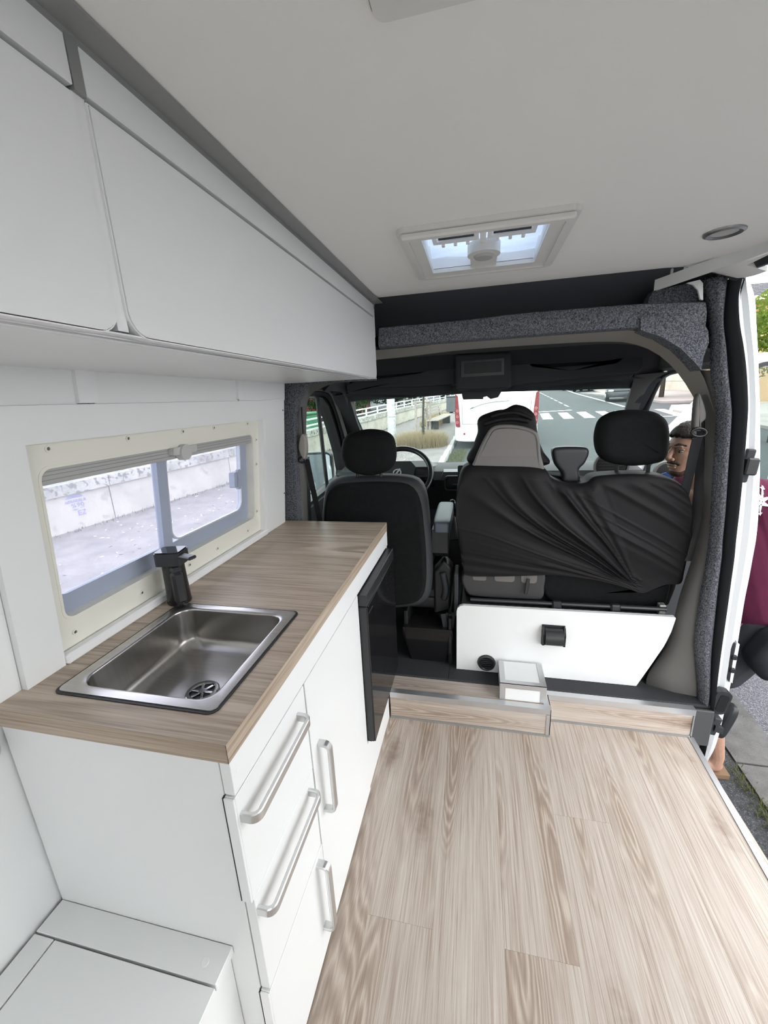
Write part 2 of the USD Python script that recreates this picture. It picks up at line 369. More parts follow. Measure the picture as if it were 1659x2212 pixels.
obj('roof_skin', slab_z(poly([(-1.55, -1.55), (1.0, -1.55), (1.0, 2.1), (-1.55, 2.1)], [[(-0.2, 0.98), (0.22, 0.98), (0.22, 1.38), (-0.2, 1.38)]]), 1.90, 1.91), PAINT, cl)

# left wall: leaning panel with the window hole. WL(y, z, off) = point on its face
KW, X0 = 0.11, -0.831
def wlx(z, off=0.0): return X0 + off + KW*(z-0.917)
def lean(p, off0, off1):
    """A (y, z) polygon as a panel parallel to the leaning wall, between two offsets into the room."""
    m = slab_x(p, off0, off1); v = np.array(m.vertices); v[:, 0] += X0 + KW*(v[:, 2]-0.917)
    return trimesh.Trimesh(v, m.faces, process=False)
wl = hold('wall_left', 'white panelled side wall above the worktop')
W0, W1, WZ0, WZ1 = 0.608, 1.384, 1.004, 1.322       # window opening
wf = [(0.575, 0.93), (1.427, 0.93), (1.427, 1.372), (0.575, 1.372)]
obj('wall_panel', lean(poly([(-1.55, -0.05), (1.63, -0.05), (1.63, 1.70), (-1.55, 1.70)], [wf]), -0.035, -0.020), WHITE, wl)
obj('board', lean(rpoly(0.5, 0.578, 0.917, 1.44), -0.020, 0.0), WHITE, wl)
obj('board', lean(rpoly(0.578, 1.445, 1.372, 1.44), -0.020, 0.0), WHITE, wl)
obj('board', lean(poly([(1.445, 0.917), (1.615, 0.917), (1.612, 1.448), (1.445, 1.44)]), -0.020, 0.0), WHITE, wl)
obj('board', lean(rpoly(1.427, 1.445, 0.917, 1.372), -0.030, 0.004), WHITE_EDGE, wl)
for a, b in ((-1.55, 0.695), (0.735, 1.278), (1.286, 1.63)):
    obj('upper_panel', lean(rpoly(a, b, 1.4405, 1.506), -0.020, -0.006), WHITE, wl)
obj('cover_strip', lean(rpoly(0.693, 0.737, 1.442, 1.506), -0.020, 0.002), WHITE_EDGE, wl)
obj('cover_strip', lean(rpoly(1.268, 1.290, 1.446, 1.506), -0.020, 0.002), WHITE_EDGE, wl)
obj('rear_panel', cbox(-0.862, -0.846, -1.55, 0.499, -0.05, 0.90), WHITE, wl)
obj('rear_panel', lean(rpoly(-1.55, 0.499, 0.88, 1.506), -0.020, -0.014), WHITE, wl)
for y, z in ((1.60, 1.40), (1.607, 1.05)):
    obj('screw_hole', lean(sg.Point(y, z).buffer(0.0035), -0.001, 0.0006), BLACK, wl)
obj('outer_skin', lean(poly([(-1.55, -0.35), (1.75, -0.35), (1.75, 1.75), (-1.55, 1.75)], [wf]), -0.10, -0.095), PAINT, wl)
struct('trim_2', cbox(-0.845, -0.822, 0.578, 1.445, 0.917, 0.940, 0.004), WHITE_EDGE, label='white ledge between worktop and window')

# window in the left wall
wn = hold('window_1', 'sliding side window in a cream frame')
obj('window_frame', lean(poly(wf, [list(rpoly(W0, W1, WZ0, WZ1, 0.022).exterior.coords)[:-1]]), -0.030, -0.018), CREAM, wn)
obj('frame_lip', lean(rpoly(W0-0.006, W1+0.006, WZ0-0.006, WZ1+0.006, 0.026).difference(rpoly(W0, W1, WZ0, WZ1, 0.022)), -0.0182, -0.0172), CREAM, wn)
obj('reveal', lean(rpoly(W0-0.004, W1+0.004, WZ0-0.004, WZ1+0.004, 0.024).difference(rpoly(W0, W1, WZ0, WZ1, 0.022)), -0.065, -0.030), CREAM, wn)
WINGREY = mat('window_alloy_frame', (0.36, 0.40, 0.50), 0.45, bump=(400, 0.1, 0.0005))
obj('sash_frame', lean(rpoly(W0-0.02, W1+0.02, WZ0-0.02, WZ1+0.03, 0.03).difference(rpoly(W0+0.002, W1-0.040, WZ0+0.044, WZ1-0.004, 0.035)), -0.062, -0.046), WINGREY, wn)
obj('mullion', lean(rpoly(0.928, 0.962, WZ0+0.03, WZ1), -0.058, -0.040), WINGREY, wn)
obj('glass', lean(rpoly(W0, 0.945, WZ0+0.02, WZ1), -0.056, -0.053), ACRYLIC, wn)
obj('glass', lean(rpoly(0.945, W1-0.02, WZ0+0.02, WZ1), -0.050, -0.047), ACRYLIC, wn)
SEALC = mat('clear_window_seal', (0.55, 0.58, 0.62), 0.25)
obj('glass_seal', lean(rpoly(0.965, W1-0.042, WZ0+0.046, WZ1-0.01, 0.035).difference(rpoly(0.969, W1-0.046, WZ0+0.050, WZ1-0.014, 0.033)), -0.052, -0.043), SEALC, wn)
lt = obj('latch', lean(rpoly(1.270, 1.325, 1.145, 1.200, 0.006), -0.048, -0.026), WINGREY, wn)
obj('latch_knob', lean(rpoly(1.285, 1.300, 1.137, 1.208, 0.004), -0.030, -0.020), WINGREY, lt)
BLIND = mat('grey_blind_cassette', (0.42, 0.425, 0.41), 0.5)
bl = obj('roller_blind', lean(rpoly(W0+0.001, W1-0.001, 1.291, WZ1+0.002, 0.004), -0.045, -0.022), BLIND, wn, label='rolled-up grey blind bar at the window top')
for z in (1.300, 1.309, 1.316):
    obj('blind_groove', lean(rpoly(W0+0.002, W1-0.002, z-0.0007, z+0.0007), -0.024, -0.0215), GREYTRIM, bl)
HANDLEG = mat('blind_handle_grey', (0.52, 0.52, 0.50), 0.45)
bh = obj('blind_handle', lean(rpoly(0.955, 1.053, 1.302, 1.322, 0.006), -0.026, -0.006), HANDLEG, wn)
obj('handle_grip', lean(sg.Point(1.0, 1.306).buffer(0.022).intersection(sg.box(0.9, 1.285, 1.1, 1.33)), -0.020, 0.000), HANDLEG, bh)
for y, z in ((0.63, 1.360), (0.821, 1.361), (1.011, 1.362), (1.154, 1.362), (1.351, 1.362), (1.41, 1.30), (1.407, 1.209), (1.40, 1.025), (1.329, 0.968), (1.137, 0.968), (0.996, 0.968), (0.809, 0.968), (0.621, 0.968)):
    s_ = G(); s_.add(lean(sg.Point(y, z).buffer(0.0062).difference(sg.Point(y, z).buffer(0.0035)), -0.019, -0.0150)); 
    so = obj('screw', s_, CREAM, wn); obj('screw_head', lean(sg.Point(y, z).buffer(0.0034), -0.0185, -0.0165), HINGE, so)

# right wall behind the sliding door opening (rear of the eye) and the open slid-back door frame
struct('wall_right', slab_x(poly([(-1.55, -0.3), (0.22, -0.3), (0.22, 1.72), (-1.55, 1.72)]), 0.90, 0.93), WHITE)

struct('wall_back', cbox(-0.9, 0.0, -1.57, -1.54, -0.05, 1.77), WHITE, label='closed half of the rear doors')

# ================================================================ kitchen: worktop, base cabinet, sink, tap, fridge
wt = thing('worktop', 'brown oak-effect worktop running under the window, holding the sink', 'worktop')
YA, YB, XF = 0.446, 1.637, -0.372
SH = (-0.752, -0.452, 0.525, 0.835)
top = poly([(-0.845, YA+0.0012), (XF-0.0012, YA+0.0012), (XF-0.0012, YB), (-0.845, YB)], [[(SH[0], SH[2]), (SH[1], SH[2]), (SH[1], SH[3]), (SH[0], SH[3])]])
obj('top_board', slab_z(top, 0.882, 0.917), TOPWOOD, wt)
obj('edge_band', cbox(XF-0.0012, XF, YA, YB, 0.8815, 0.9172, 0.0004), EDGEWOOD, wt, label='lighter oak band along the front edge')
obj('edge_band', cbox(-0.845, XF, YA, YA+0.0012, 0.8815, 0.9172, 0.0004), EDGEWOODX, wt)

cb = thing('base_cabinet', 'white kitchen base cabinet with drawers and doors under the sink', 'cabinet')
XC = -0.3765                                   # carcass front
obj('side_panel', cbox(-0.84, XC-0.0185, 0.450, 0.466, 0.002, 0.8812, 0.001), WHITE, cb)
obj('side_panel', cbox(-0.84, XC-0.018, 1.156, 1.168, 0.002, 0.8812, 0.001), WHITE, cb)
obj('end_panel', cbox(-0.84, XC, 1.622, 1.637, 0.14, 0.8812, 0.001), WHITE, cb)
obj('back_panel', cbox(-0.838, -0.828, 0.467, 1.62, 0.02, 0.88), WHITE, cb)
obj('top_rail', cbox(XC-0.016, XC+0.0035, 0.449, 1.637, 0.8145, 0.8812, 0.001), WHITE, cb)
obj('divider', cbox(-0.42, XC-0.020, 0.716, 0.732, 0.002, 0.814), WHITE, cb)
obj('plinth', cbox(XC-0.016, XC-0.003, 1.166, 1.545, 0.001, 0.195, 0.001), WHITE, cb, label='white plinth board under the fridge')
obj('plinth_end', cbox(-0.80, XC-0.016, 1.17, 1.54, 0.19, 0.205, 0.001), WHITE, cb)
for y, z in ((0.466, 0.852), (0.80, 0.848)):
    obj('screw_cap', T(lathe([(0.0001, 0), (0.0055, 0), (0.005, 0.0006), (0.0001, 0.0006)], 16), rot([0, 1, 0], 90), (XC+0.0034, y, z)), WHITE_EDGE, cb)
def handle(y0, z0, y1, z1, parent, out=0.030, w=0.0098):
    """A flat bar bent back at both ends, standing proud of the front."""
    a, b = np.array([XC+0.003, y0, z0]), np.array([XC+0.003, y1, z1]); d = (b-a)/np.linalg.norm(b-a); o = np.array([1.0, 0, 0]); r = 0.014
    pts = [a, a+o*(out-r)]
    pts += [a+o*(out-r)+d*r*(1-math.cos(t))+o*r*math.sin(t) for t in np.linspace(0.2, math.pi/2, 6)]
    pts += [b+o*(out-r)-d*r*(1-math.cos(t))+o*r*math.sin(t) for t in np.linspace(math.pi/2, 0.2, 6)]
    pts += [b+o*(out-r), b]
    wv = np.cross(d, o); P = np.array(pts); t = np.gradient(P, axis=0); t /= np.linalg.norm(t, axis=1, keepdims=True); nrm = np.cross(wv, t)
    rings = []
    for p, m in zip(P, nrm):
        rings.append([p+wv*w*u+m*0.0042*k for u, k in ((-1, -0.6), (-0.8, -1), (0.8, -1), (1, -0.6), (1, 0.6), (0.8, 1), (-0.8, 1), (-1, 0.6))])
    obj('handle', loft(rings), ALU_LIGHT, parent, smooth=35, label='brushed metal bow handle')
d1 = obj('drawer', cbox(XC-0.016, XC+0.0035, 0.4475, 0.7225, 0.5795, 0.8115, 0.001), WHITE, cb)
handle(0.455, 0.765, 0.680, 0.765, d1)
obj('drawer_edge', cbox(XC-0.0160, XC+0.0030, 0.4430, 0.4474, 0.5800, 0.8110, 0.001), WHITE_EDGE, d1)
obj('edge_gap', cbox(XC-0.0184, XC-0.0161, 0.4440, 0.4500, 0.5795, 0.8115), GREYD, d1, label='dark gap line behind the drawer front')
d2 = obj('drawer', cbox(XC-0.016, XC+0.0030, 0.4505, 0.7225, 0.3385, 0.5765, 0.001), WHITE, cb)
handle(0.456, 0.545, 0.690, 0.545, d2)
d3 = obj('door', cbox(XC-0.016, XC+0.0035, 0.4475, 0.7265, 0.012, 0.3350, 0.001), WHITE, cb)
obj('door_edge', cbox(XC-0.0160, XC+0.0030, 0.4430, 0.4474, 0.0130, 0.3340, 0.001), WHITE_EDGE, d3)
obj('edge_gap', cbox(XC-0.0184, XC-0.0161, 0.4440, 0.4500, 0.012, 0.3345), GREYD, d3)
handle(0.690, 0.318, 0.690, 0.100, d3)
d4 = obj('door', cbox(XC-0.016, XC+0.0035, 0.7295, 1.1640, 0.012, 0.8115, 0.001), WHITE, cb)
handle(0.766, 0.612, 0.766, 0.405, d4)
obj('gap_strip', cbox(XC-0.02, XC-0.010, 0.45, 1.165, 0.001, 0.012), MATF, cb)

# fridge
fr = thing('fridge', 'black glossy built-in fridge under the far end of the worktop', 'fridge')
obj('body', cbox(-0.82, XC-0.004, 1.172, 1.619, 0.225, 0.806, 0.004), BLACK_SATIN, fr)
fd = obj('door', cbox(XC-0.002, -0.3475, 1.170, 1.619, 0.226, 0.765, 0.003), BLACK_SATIN, fr)
obj('door_front', cbox(-0.3475, -0.3440, 1.172, 1.617, 0.228, 0.763, 0.001), BLACK_GLOSS, fd, label='mirror-gloss black door front')
obj('top_strip', cbox(XC-0.002, -0.3450, 1.170, 1.619, 0.768, 0.808, 0.002), BLACK_SATIN, fr)
obj('bright_line', cbox(-0.3442, -0.3425, 1.18, 1.615, 0.7645, 0.7675), CHROME, fr)
obj('badge', cbox(-0.3440, -0.3430, 1.185, 1.235, 0.735, 0.740), CHROME, fd)
obj('foot', cbox(XC-0.04, -0.36, 1.178, 1.20, 0.219, 0.2265), BLACK, fr)

# sink: one formed bowl with a flat rim
sk = thing('sink', 'brushed stainless steel square sink let into the worktop', 'sink')
def rrect(cx, cy, hx, hy, r, z, n=9):
    pts = []
    for qx, qy, a0 in ((1, 1, 0), (-1, 1, 90), (-1, -1, 180), (1, -1, 270)):
        for t in np.linspace(0, 90, n):
            a = math.radians(a0+t); pts.append((cx+qx*(hx-r)+r*math.cos(a), cy+qy*(hy-r)+r*math.sin(a), z))
    return pts
cx, cy = -0.602, 0.679
B = [rrect(cx, cy, 0.1695, 0.1735, 0.014, 0.9172), rrect(cx, cy, 0.1690, 0.1730, 0.014, 0.9205), rrect(cx, cy, 0.150, 0.1565, 0.032, 0.9212), rrect(cx, cy, 0.1455, 0.1515, 0.034, 0.9195)]
for k in range(7):
    t = k/6*math.pi/2; B.append(rrect(cx, cy, 0.1450-0.006*math.sin(t)*0.3, 0.1510-0.006*math.sin(t)*0.3, 0.034, 0.9190-0.006*(1-math.cos(t))))
B.append(rrect(cx, cy, 0.1405, 0.1465, 0.036, 0.862))
for k in range(9):
    t = k/8*math.pi/2; B.append(rrect(cx, cy, 0.1390-0.034*(1-math.cos(t)), 0.1450-0.034*(1-math.cos(t)), 0.040, 0.850-0.034*math.sin(t)))
B.append(rrect(-0.588, 0.664, 0.06, 0.06, 0.05, 0.8148)); B.append(rrect(-0.586, 0.662, 0.020, 0.020, 0.018, 0.8135))
obj('bowl', loft(B, caps=False), STEEL, sk, smooth=50)
obj('bowl_floor', slab_z(sg.Point(-0.586, 0.662).buffer(0.024), 0.8105, 0.8137), STEEL, sk)
obj('seal', slab_z(rpoly(cx-0.174, cx+0.174, cy-0.179, cy+0.178, 0.018).difference(rpoly(cx-0.166, cx+0.166, cy-0.170, cy+0.170, 0.012)), 0.9155, 0.9190), BLACK, sk, label='black rubber seal showing around the rim')
dr = thing('sink_drain', 'round chrome drain basket in the sink bottom', 'drain', (-0.586, 0.662, 0.8155))
obj('ring', lathe([(0.034, 0.0), (0.036, 0.002), (0.033, 0.0045), (0.027, 0.004), (0.0255, 0.0)], 32), CHROME, dr, smooth=40)
obj('basket', slab_z(sg.Point(0, 0).buffer(0.026), -0.004, -0.001), mat('drain_dark', (0.02, 0.02, 0.02), 0.4), dr)
sp = G()
for a in range(3): sp.add(T(cbox(-0.025, 0.025, -0.003, 0.003, -0.001, 0.003, 0.001), rot([0, 0, 1], a*60)))
sp.add(slab_z(sg.Point(0, 0).buffer(0.008), -0.001, 0.004))
obj('spokes', sp, CHROME, dr)
tp = thing('tap', 'black folding tap standing behind the sink under the window', 'tap', (-0.785, 0.868, 0.9172))
obj('body', lathe([(0.030, 0.0), (0.031, 0.004), (0.030, 0.010), (0.0285, 0.06), (0.0275, 0.115), (0.0001, 0.115)], 28), BLACK_GLOSS, tp, smooth=40)
obj('head', T(slab_z(rpoly(-0.034, 0.036, -0.030, 0.028, 0.011), 0.113, 0.147), rot([0, 0, 1], 12)), BLACK_SATIN, tp)
obj('head_cap', T(slab_z(rpoly(-0.034, 0.036, -0.030, 0.028, 0.011).buffer(-0.003), 0.147, 0.150), rot([0, 0, 1], 12)), BLACK_GLOSS, tp)
obj('lever', T(cbox(0.02, 0.085, -0.012, 0.012, 0.133, 0.142, 0.003), rot([0, 0, 1], -14)), BLACK_SATIN, tp)
obj('spout', T(cbox(-0.014, 0.014, -0.014, 0.014, 0.0, 0.086, 0.006), rot([0, 0, 1], -30), (0.022, -0.020, 0.010)), BLACK_SATIN, tp)
obj('spout_tip', T(cbox(-0.012, 0.012, -0.012, 0.012, 0.0, 0.014, 0.004), rot([0, 0, 1], -30), (0.022, -0.020, 0.095)), GREYD, tp)

# ================================================================ low bench at the rear left
bn = thing('storage_bench', 'low white storage bench boarded against the cabinet end', 'bench')
obj('end_strip', cbox(-0.838, -0.437, 0.3945, 0.4492, 0.421, 0.439, 0.0012), WHITE, bn)
obj('side_strip', cbox(-0.838, -0.791, -0.55, 0.3915, 0.421, 0.438, 0.0012), WHITE, bn)
obj('lid', cbox(-0.787, -0.435, -0.55, 0.3905, 0.422, 0.439, 0.0012), WHITE, bn)
obj('front_panel', cbox(-0.462, -0.447, -0.55, 0.4492, 0.002, 0.421, 0.001), WHITE, bn)
obj('rear_panel', cbox(-0.838, -0.463, -0.55, -0.535, 0.002, 0.421), WHITE, bn)
obj('batten', cbox(-0.835, -0.47, 0.36, 0.41, 0.402, 0.4205), GREYD, bn)
obj('screw_cap', T(lathe([(0.0001, 0), (0.0075, 0), (0.007, 0.0006), (0.0001, 0.0006)], 18), None, (-0.475, 0.418, 0.439)), WHITE_EDGE, bn)
hk = thing('wall_knob', 'small round metal knob on the wall panel beside the bench', 'knob', (-0.846, 0.412, 0.851))
obj('knob', T(lathe([(0.012, 0.0), (0.012, 0.006), (0.020, 0.012), (0.021, 0.018), (0.016, 0.023), (0.0001, 0.024)], 24), rot([0, 1, 0], 90)), ALU, hk, smooth=40)

# ================================================================ upper cabinets
uc = thing('overhead_locker', 'white wall locker above the window with two lift-up doors', 'cabinet')
XU = -0.382
obj('carcass', slab_y(poly([(-0.385-0.016, 1.512), (-0.3985, 1.716), (-0.392, 1.772), (-0.82, 1.772), (-0.775, 1.512)]), -0.9, 1.626), WHITE, uc)
obj('bottom_board', slab_y(poly([(-0.424, 1.5045), (-0.424, 1.5125), (-0.785, 1.5125), (-0.785, 1.5045)]), -0.9, 1.632), WHITE, uc)
# doors: slightly bowed fronts with a rounded lower corner and edge
def locker_door(y0, y1, name):
    p = sg.box(y0, 1.502, y1, 1.7185)
    r = 0.028
    p = p.difference(sg.box(y0, 1.502, y0+r, 1.502+r)).union(sg.Point(y0+r, 1.502+r).buffer(r, quad_segs=8))
    p = p.difference(sg.box(y1-r, 1.502, y1, 1.502+r)).union(sg.Point(y1-r, 1.502+r).buffer(r, quad_segs=8)).intersection(sg.box(y0, 1.502, y1, 1.7185))
    d = obj(name, slab_x(p.buffer(-0.0016), XU-0.018, XU-0.002), WHITE, uc)
    obj('door_face', slab_x(p.buffer(-0.0022), XU-0.002, XU), WHITE, d)
    obj('door_edge', slab_x(p.difference(p.buffer(-0.0014)), XU-0.0185, XU-0.0012), WHITE_EDGE, d)
    return d
locker_door(0.427, 1.628, 'door'); locker_door(-0.85, 0.4145, 'door')
obj('upper_rail', cbox(-0.40, XU, 0.428, 1.624, 1.7245, 1.7715, 0.001), WHITE, uc)
obj('upper_rail', cbox(-0.40, XU, -0.9, 0.414, 1.7245, 1.7715, 0.001), WHITE, uc)
obj('rail_strip', cbox(-0.40, XU+0.0005, 0.4145, 0.4275, 1.7215, 1.7725), GREYTRIM, uc, label='grey strip joining the two lengths')
obj('gap_filler', cbox(-0.41, XU-0.004, 0.4135, 0.4280, 1.507, 1.7215), WHITE_EDGE, uc)
obj('end_filler', cbox(-0.79, XU-0.004, 1.628, 1.652, 1.655, 1.772, 0.001), WHITE, uc)
obj('end_panel', slab_y(poly([(-0.42, 1.507), (-0.40, 1.725), (-0.39, 1.772), (-0.82, 1.772), (-0.778, 1.507)]), 1.627, 1.640), WHITE, uc)
lp = obj('light_strip', cbox(-0.418, -0.398, -0.85, 1.54, 1.4995, 1.5045, 0.001), ALU, uc, label='aluminium light channel under the doors')
obj('diffuser', cbox(-0.413, -0.403, -0.82, 1.52, 1.4985, 1.4997), mat('milky_diffuser', (0.75, 0.76, 0.76), 0.3), lp)
obj('lower_lip', cbox(-0.424, -0.384, -0.9, 1.63, 1.5028, 1.5046), WHITE, uc)
struct('trim_3', slab_y(poly([(-0.384, 1.7725), (-0.352, 1.7725), (-0.352, 1.7695), (-0.381, 1.7695), (-0.384, 1.752)]), -0.9, 1.642), GREYTRIM, label='grey edge profile between locker and ceiling')

# ================================================================ roof vent, second vent, downlight
rv = thing('roof_vent', 'square roof vent with flyscreen nearest the cab', 'roof vent')
VENTP = mat('vent_plastic', (0.70, 0.70, 0.67), 0.4)
VENTW = mat('vent_white_plastic', (0.85, 0.86, 0.87), 0.35)
fo = rpoly(-0.178, 0.196, 0.988, 1.372, 0.02)
fi = rpoly(SK[0]+0.006, SK[1]-0.006, SK[2]+0.006, SK[3]-0.006, 0.004)
obj('frame', slab_z(fo.difference(fi), zc-0.010, zc+0.001), VENTP, rv)
obj('frame_lip', slab_z(fo.buffer(-0.012).difference(fo.buffer(-0.022)), zc-0.0135, zc-0.009), VENTP, rv)
obj('shaft', slab_z(fi.buffer(0.004).difference(fi), zc, zc+0.135), VENTW, rv)
obj('blind_track', cbox(-0.168, 0.186, 0.994, 1.016, zc-0.022, zc-0.008, 0.004), VENTP, rv)
for x in (-0.152, 0.168): obj('end_cap', cbox(x-0.004, x+0.004, 1.016, 1.028, zc-0.016, zc-0.008, 0.002), GREYD, rv)
NET = usdkit.material(stage, '/World/Looks/flyscreen_net', {'d': ('diffuse_bsdf', {'color': (0.62, 0.65, 0.70)}), 't': ('translucent_bsdf', {'color': (0.72, 0.75, 0.79)}), 'm': ('mix_closure', {'fac': 0.72}),
    'tr': ('transparent_bsdf', {'color': (1, 1, 1)}), 'm2': ('mix_closure', {'fac': 0.06})}, [('d.BSDF', 'm.closure1'), ('t.BSDF', 'm.closure2'), ('m.closure', 'm2.closure1'), ('tr.BSDF', 'm2.closure2')], surface='m2.closure')
xs, ys = np.meshgrid(np.linspace(SK[0]+0.007, SK[1]-0.007, 60), np.linspace(SK[2]+0.007, SK[3]-0.007, 60), indexing='ij')
zz = zc + 0.016 + 0.018*meshkit.fbm(np.stack([xs*9+ys*5, ys*26, xs*0], -1), 3, 4) + 0.007*np.sin(ys*70+xs*22)*meshkit.noise(np.stack([xs*8, ys*8, xs*0], -1), 9)
gm = grid(np.stack([xs, ys, zz], -1)); fc = gm.triangles_center
keep = ~((fc[:, 1] < 1.172) & (np.abs(fc[:, 0]-0.0075) < 0.120))
obj('flyscreen', trimesh.Trimesh(gm.vertices, gm.faces[keep], process=False), NET, rv, smooth=True, label='white rippled flyscreen cloth')
for s in (-1, 1):
    xa = 0.0075+s*0.010; xb = 0.0075+s*0.121; a, b = min(xa, xb), max(xa, xb)
    fr_ = sg.box(a, 1.075, b, 1.172)
    wnd = obj('hatch_bar', slab_z(fr_.difference(sg.box(a+0.010, 1.085, b-0.010, 1.155)), zc+0.016, zc+0.028), VENTW, rv)
    for k in range(3): obj('clip', cbox(a+0.02+k*0.03, a+0.028+k*0.03, 1.170, 1.184, zc+0.012, zc+0.024, 0.001), VENTW, wnd)
    obj('dark_slot', cbox(a+0.014, b-0.012, 1.146, 1.156, zc+0.020, zc+0.026), GREYD, wnd)
    obj('screw', T(lathe([(0.0001, 0), (0.004, 0), (0.004, 0.003), (0.0001, 0.003)], 12), None, ((a+b)/2, 1.135, zc+0.020)), HINGE, wnd)
obj('centre_bar', cbox(-0.0005, 0.0145, 1.040, 1.230, zc+0.010, zc+0.024, 0.003), VENTW, rv)
kb = obj('crank_cup', slab_z(sg.Point(0.010, 1.216).buffer(0.041).union(sg.box(-0.024, 1.216, 0.044, 1.330)), zc-0.006, zc+0.020), VENTP, rv)
obj('crank_knob', T(lathe([(0.0001, 0.0), (0.022, 0.0), (0.026, 0.006), (0.026, 0.012)], 24), None, (0.010, 1.222, zc-0.012)), mat('crank_grey', (0.45, 0.45, 0.43), 0.4), kb, smooth=40)
DOME = usdkit.material(stage, '/World/Looks/smoked_dome', {'t': ('transparent_bsdf', {'color': (0.66, 0.72, 0.80)}), 'd': ('translucent_bsdf', {'color': (0.62, 0.68, 0.76)}), 'm': ('mix_closure', {'fac': 0.4})}, [('t.BSDF', 'm.closure1'), ('d.BSDF', 'm.closure2')], surface='m.closure')
obj('dome', cushion((0.0075, 1.18, zc+0.145), (0.19, 0.20, 0.030), 4.0), DOME, rv, smooth=True)
r2 = thing('rear_roof_vent', 'second roof vent frame just entering the top of the view', 'roof vent')
f2 = rpoly(-0.100, 0.30, 0.08, 0.492, 0.012)
obj('frame', slab_z(f2.difference(f2.buffer(-0.026)), zc-0.006, zc+0.001), VENTP, r2)
obj('opening', slab_z(f2.buffer(-0.026).difference(f2.buffer(-0.032)), zc-0.0085, zc), GREYD, r2)
obj('cover', slab_z(f2.buffer(-0.032), zc-0.004, zc+0.001), VENTP, r2)
obj('rim_line', slab_z(f2.buffer(0.002).difference(f2.buffer(-0.001)), zc-0.0015, zc+0.0005), GREYTRIM, r2)
dl = thing('ceiling_spotlight', 'round recessed metal spotlight in the ceiling by the sliding door', 'light', (0.571, 1.276, zc))
obj('rim', T(lathe([(0.030, 0.0), (0.028, -0.0035), (0.036, -0.007), (0.042, -0.004), (0.043, 0.0)], 36), None), mat('nickel_rim', (0.33, 0.33, 0.32), 0.35, metal=0.9), dl, smooth=40)
obj('lens', lathe([(0.0001, -0.0015), (0.029, -0.0025), (0.030, 0.0)], 28), mat('spot_lens', (0.6, 0.6, 0.58), 0.15), dl, smooth=40)
# ================================================================ step up to the cab
stp = thing('step', 'oak-faced step with aluminium nosings up to the cab', 'step')
ZS = 0.135
obj('riser', cbox(-0.373, 0.3150, 1.5475, 1.560, 0.004, 0.128, 0.0006), PLANKX, stp)
obj('riser', cbox(0.3160, 0.886, 1.6415, 1.655, 0.004, 0.128, 0.0006), PLANKX, stp)
obj('riser_end', cbox(0.302, 0.3165, 1.560, 1.6415, 0.004, 0.128), PLANKX, stp)
obj('tread', cbox(-0.373, 0.316, 1.553, 1.668, 0.118, ZS, 0.0008), PLANKX, stp)
obj('tread', cbox(0.60, 0.89, 1.655, 1.70, 0.118, ZS, 0.0008), PLANKX, stp)
def nosing(x0, x1, y, name='nosing'):
    obj(name, slab_x(poly([(y-0.003, 0.110), (y-0.003, 0.1375), (y+0.026, 0.1375), (y+0.026, 0.1352), (y-0.0005, 0.1352), (y-0.0005, 0.110)]), x0, x1), ALU, stp, label='aluminium stair nosing')
nosing(-0.373, 0.319, 1.5475); nosing(0.3175, 0.893, 1.6415)
obj('corner_strip', cbox(0.302, 0.3195, 1.5445, 1.5475, 0.001, 0.112), ALU, stp)
obj('corner_strip', cbox(0.3165, 0.3195, 1.5445, 1.64, 0.001, 0.1374), ALU, stp)
obj('corner_strip', cbox(0.293, 0.3195, 1.5475, 1.665, 0.1352, 0.1374), ALU, stp)
obj('foot_trim', cbox(-0.373, 0.319, 1.5435, 1.5465, 0.0, 0.010), GREYTRIM, stp)
obj('foot_trim', cbox(0.3195, 0.890, 1.6375, 1.6405, 0.0, 0.010), GREYTRIM, stp)
obj('end_trim', cbox(0.8865, 0.892, 1.6375, 1.66, 0.0, 0.112), GREYTRIM, stp)
obj('pillar_base', cbox(0.8925, 0.962, 1.644, 1.66, -0.04, 0.134, 0.004), mat('pillar_foot_grey', (0.065, 0.065, 0.066), 0.6), stp, label='grey cover plate at the pillar foot')
hb = thing('hatch_box', 'small white box with aluminium edges standing on the step', 'box')
obj('body', cbox(0.1135, 0.3005, 1.5815, 1.742, ZS+0.001, 0.2180, 0.001), WHITE, hb)
for a, b, c, d, e, f in ((0.1115, 0.3025, 1.5795, 1.5815, 0.196, 0.220), (0.1115, 0.3025, 1.5795, 1.603, 0.218, 0.220), (0.1115, 0.135, 1.5795, 1.5815, ZS, 0.196), (0.279, 0.3025, 1.5795, 1.5815, ZS, 0.196),
                         (0.1115, 0.135, 1.603, 1.742, 0.218, 0.220), (0.279, 0.3025, 1.603, 1.742, 0.218, 0.220), (0.1115, 0.1135, 1.5815, 1.742, 0.196, 0.218), (0.3005, 0.3025, 1.5815, 1.742, 0.196, 0.218), (0.3005, 0.3025, 1.5815, 1.603, ZS, 0.196)):
    obj('edge_profile', cbox(a, b, c, d, e, f), ALU, hb)
cf = hold('cab_floor', 'dark rubber floor of the cab')
obj('floor_pan', cbox(-0.95, 0.97, 1.655, 3.12, 0.02, 0.116), MATF, cf)
obj('floor_mat', slab_x(poly([(1.668, 0.117), (1.668, 0.136), (1.675, 0.1405), (3.1, 0.1405), (3.1, 0.117)]), -0.95, -0.118), MATF, cf)
obj('floor_mat', slab_x(poly([(1.668, 0.117), (1.668, 0.136), (1.675, 0.1405), (3.1, 0.1405), (3.1, 0.117)]), -0.1165, 0.97), MATF, cf)

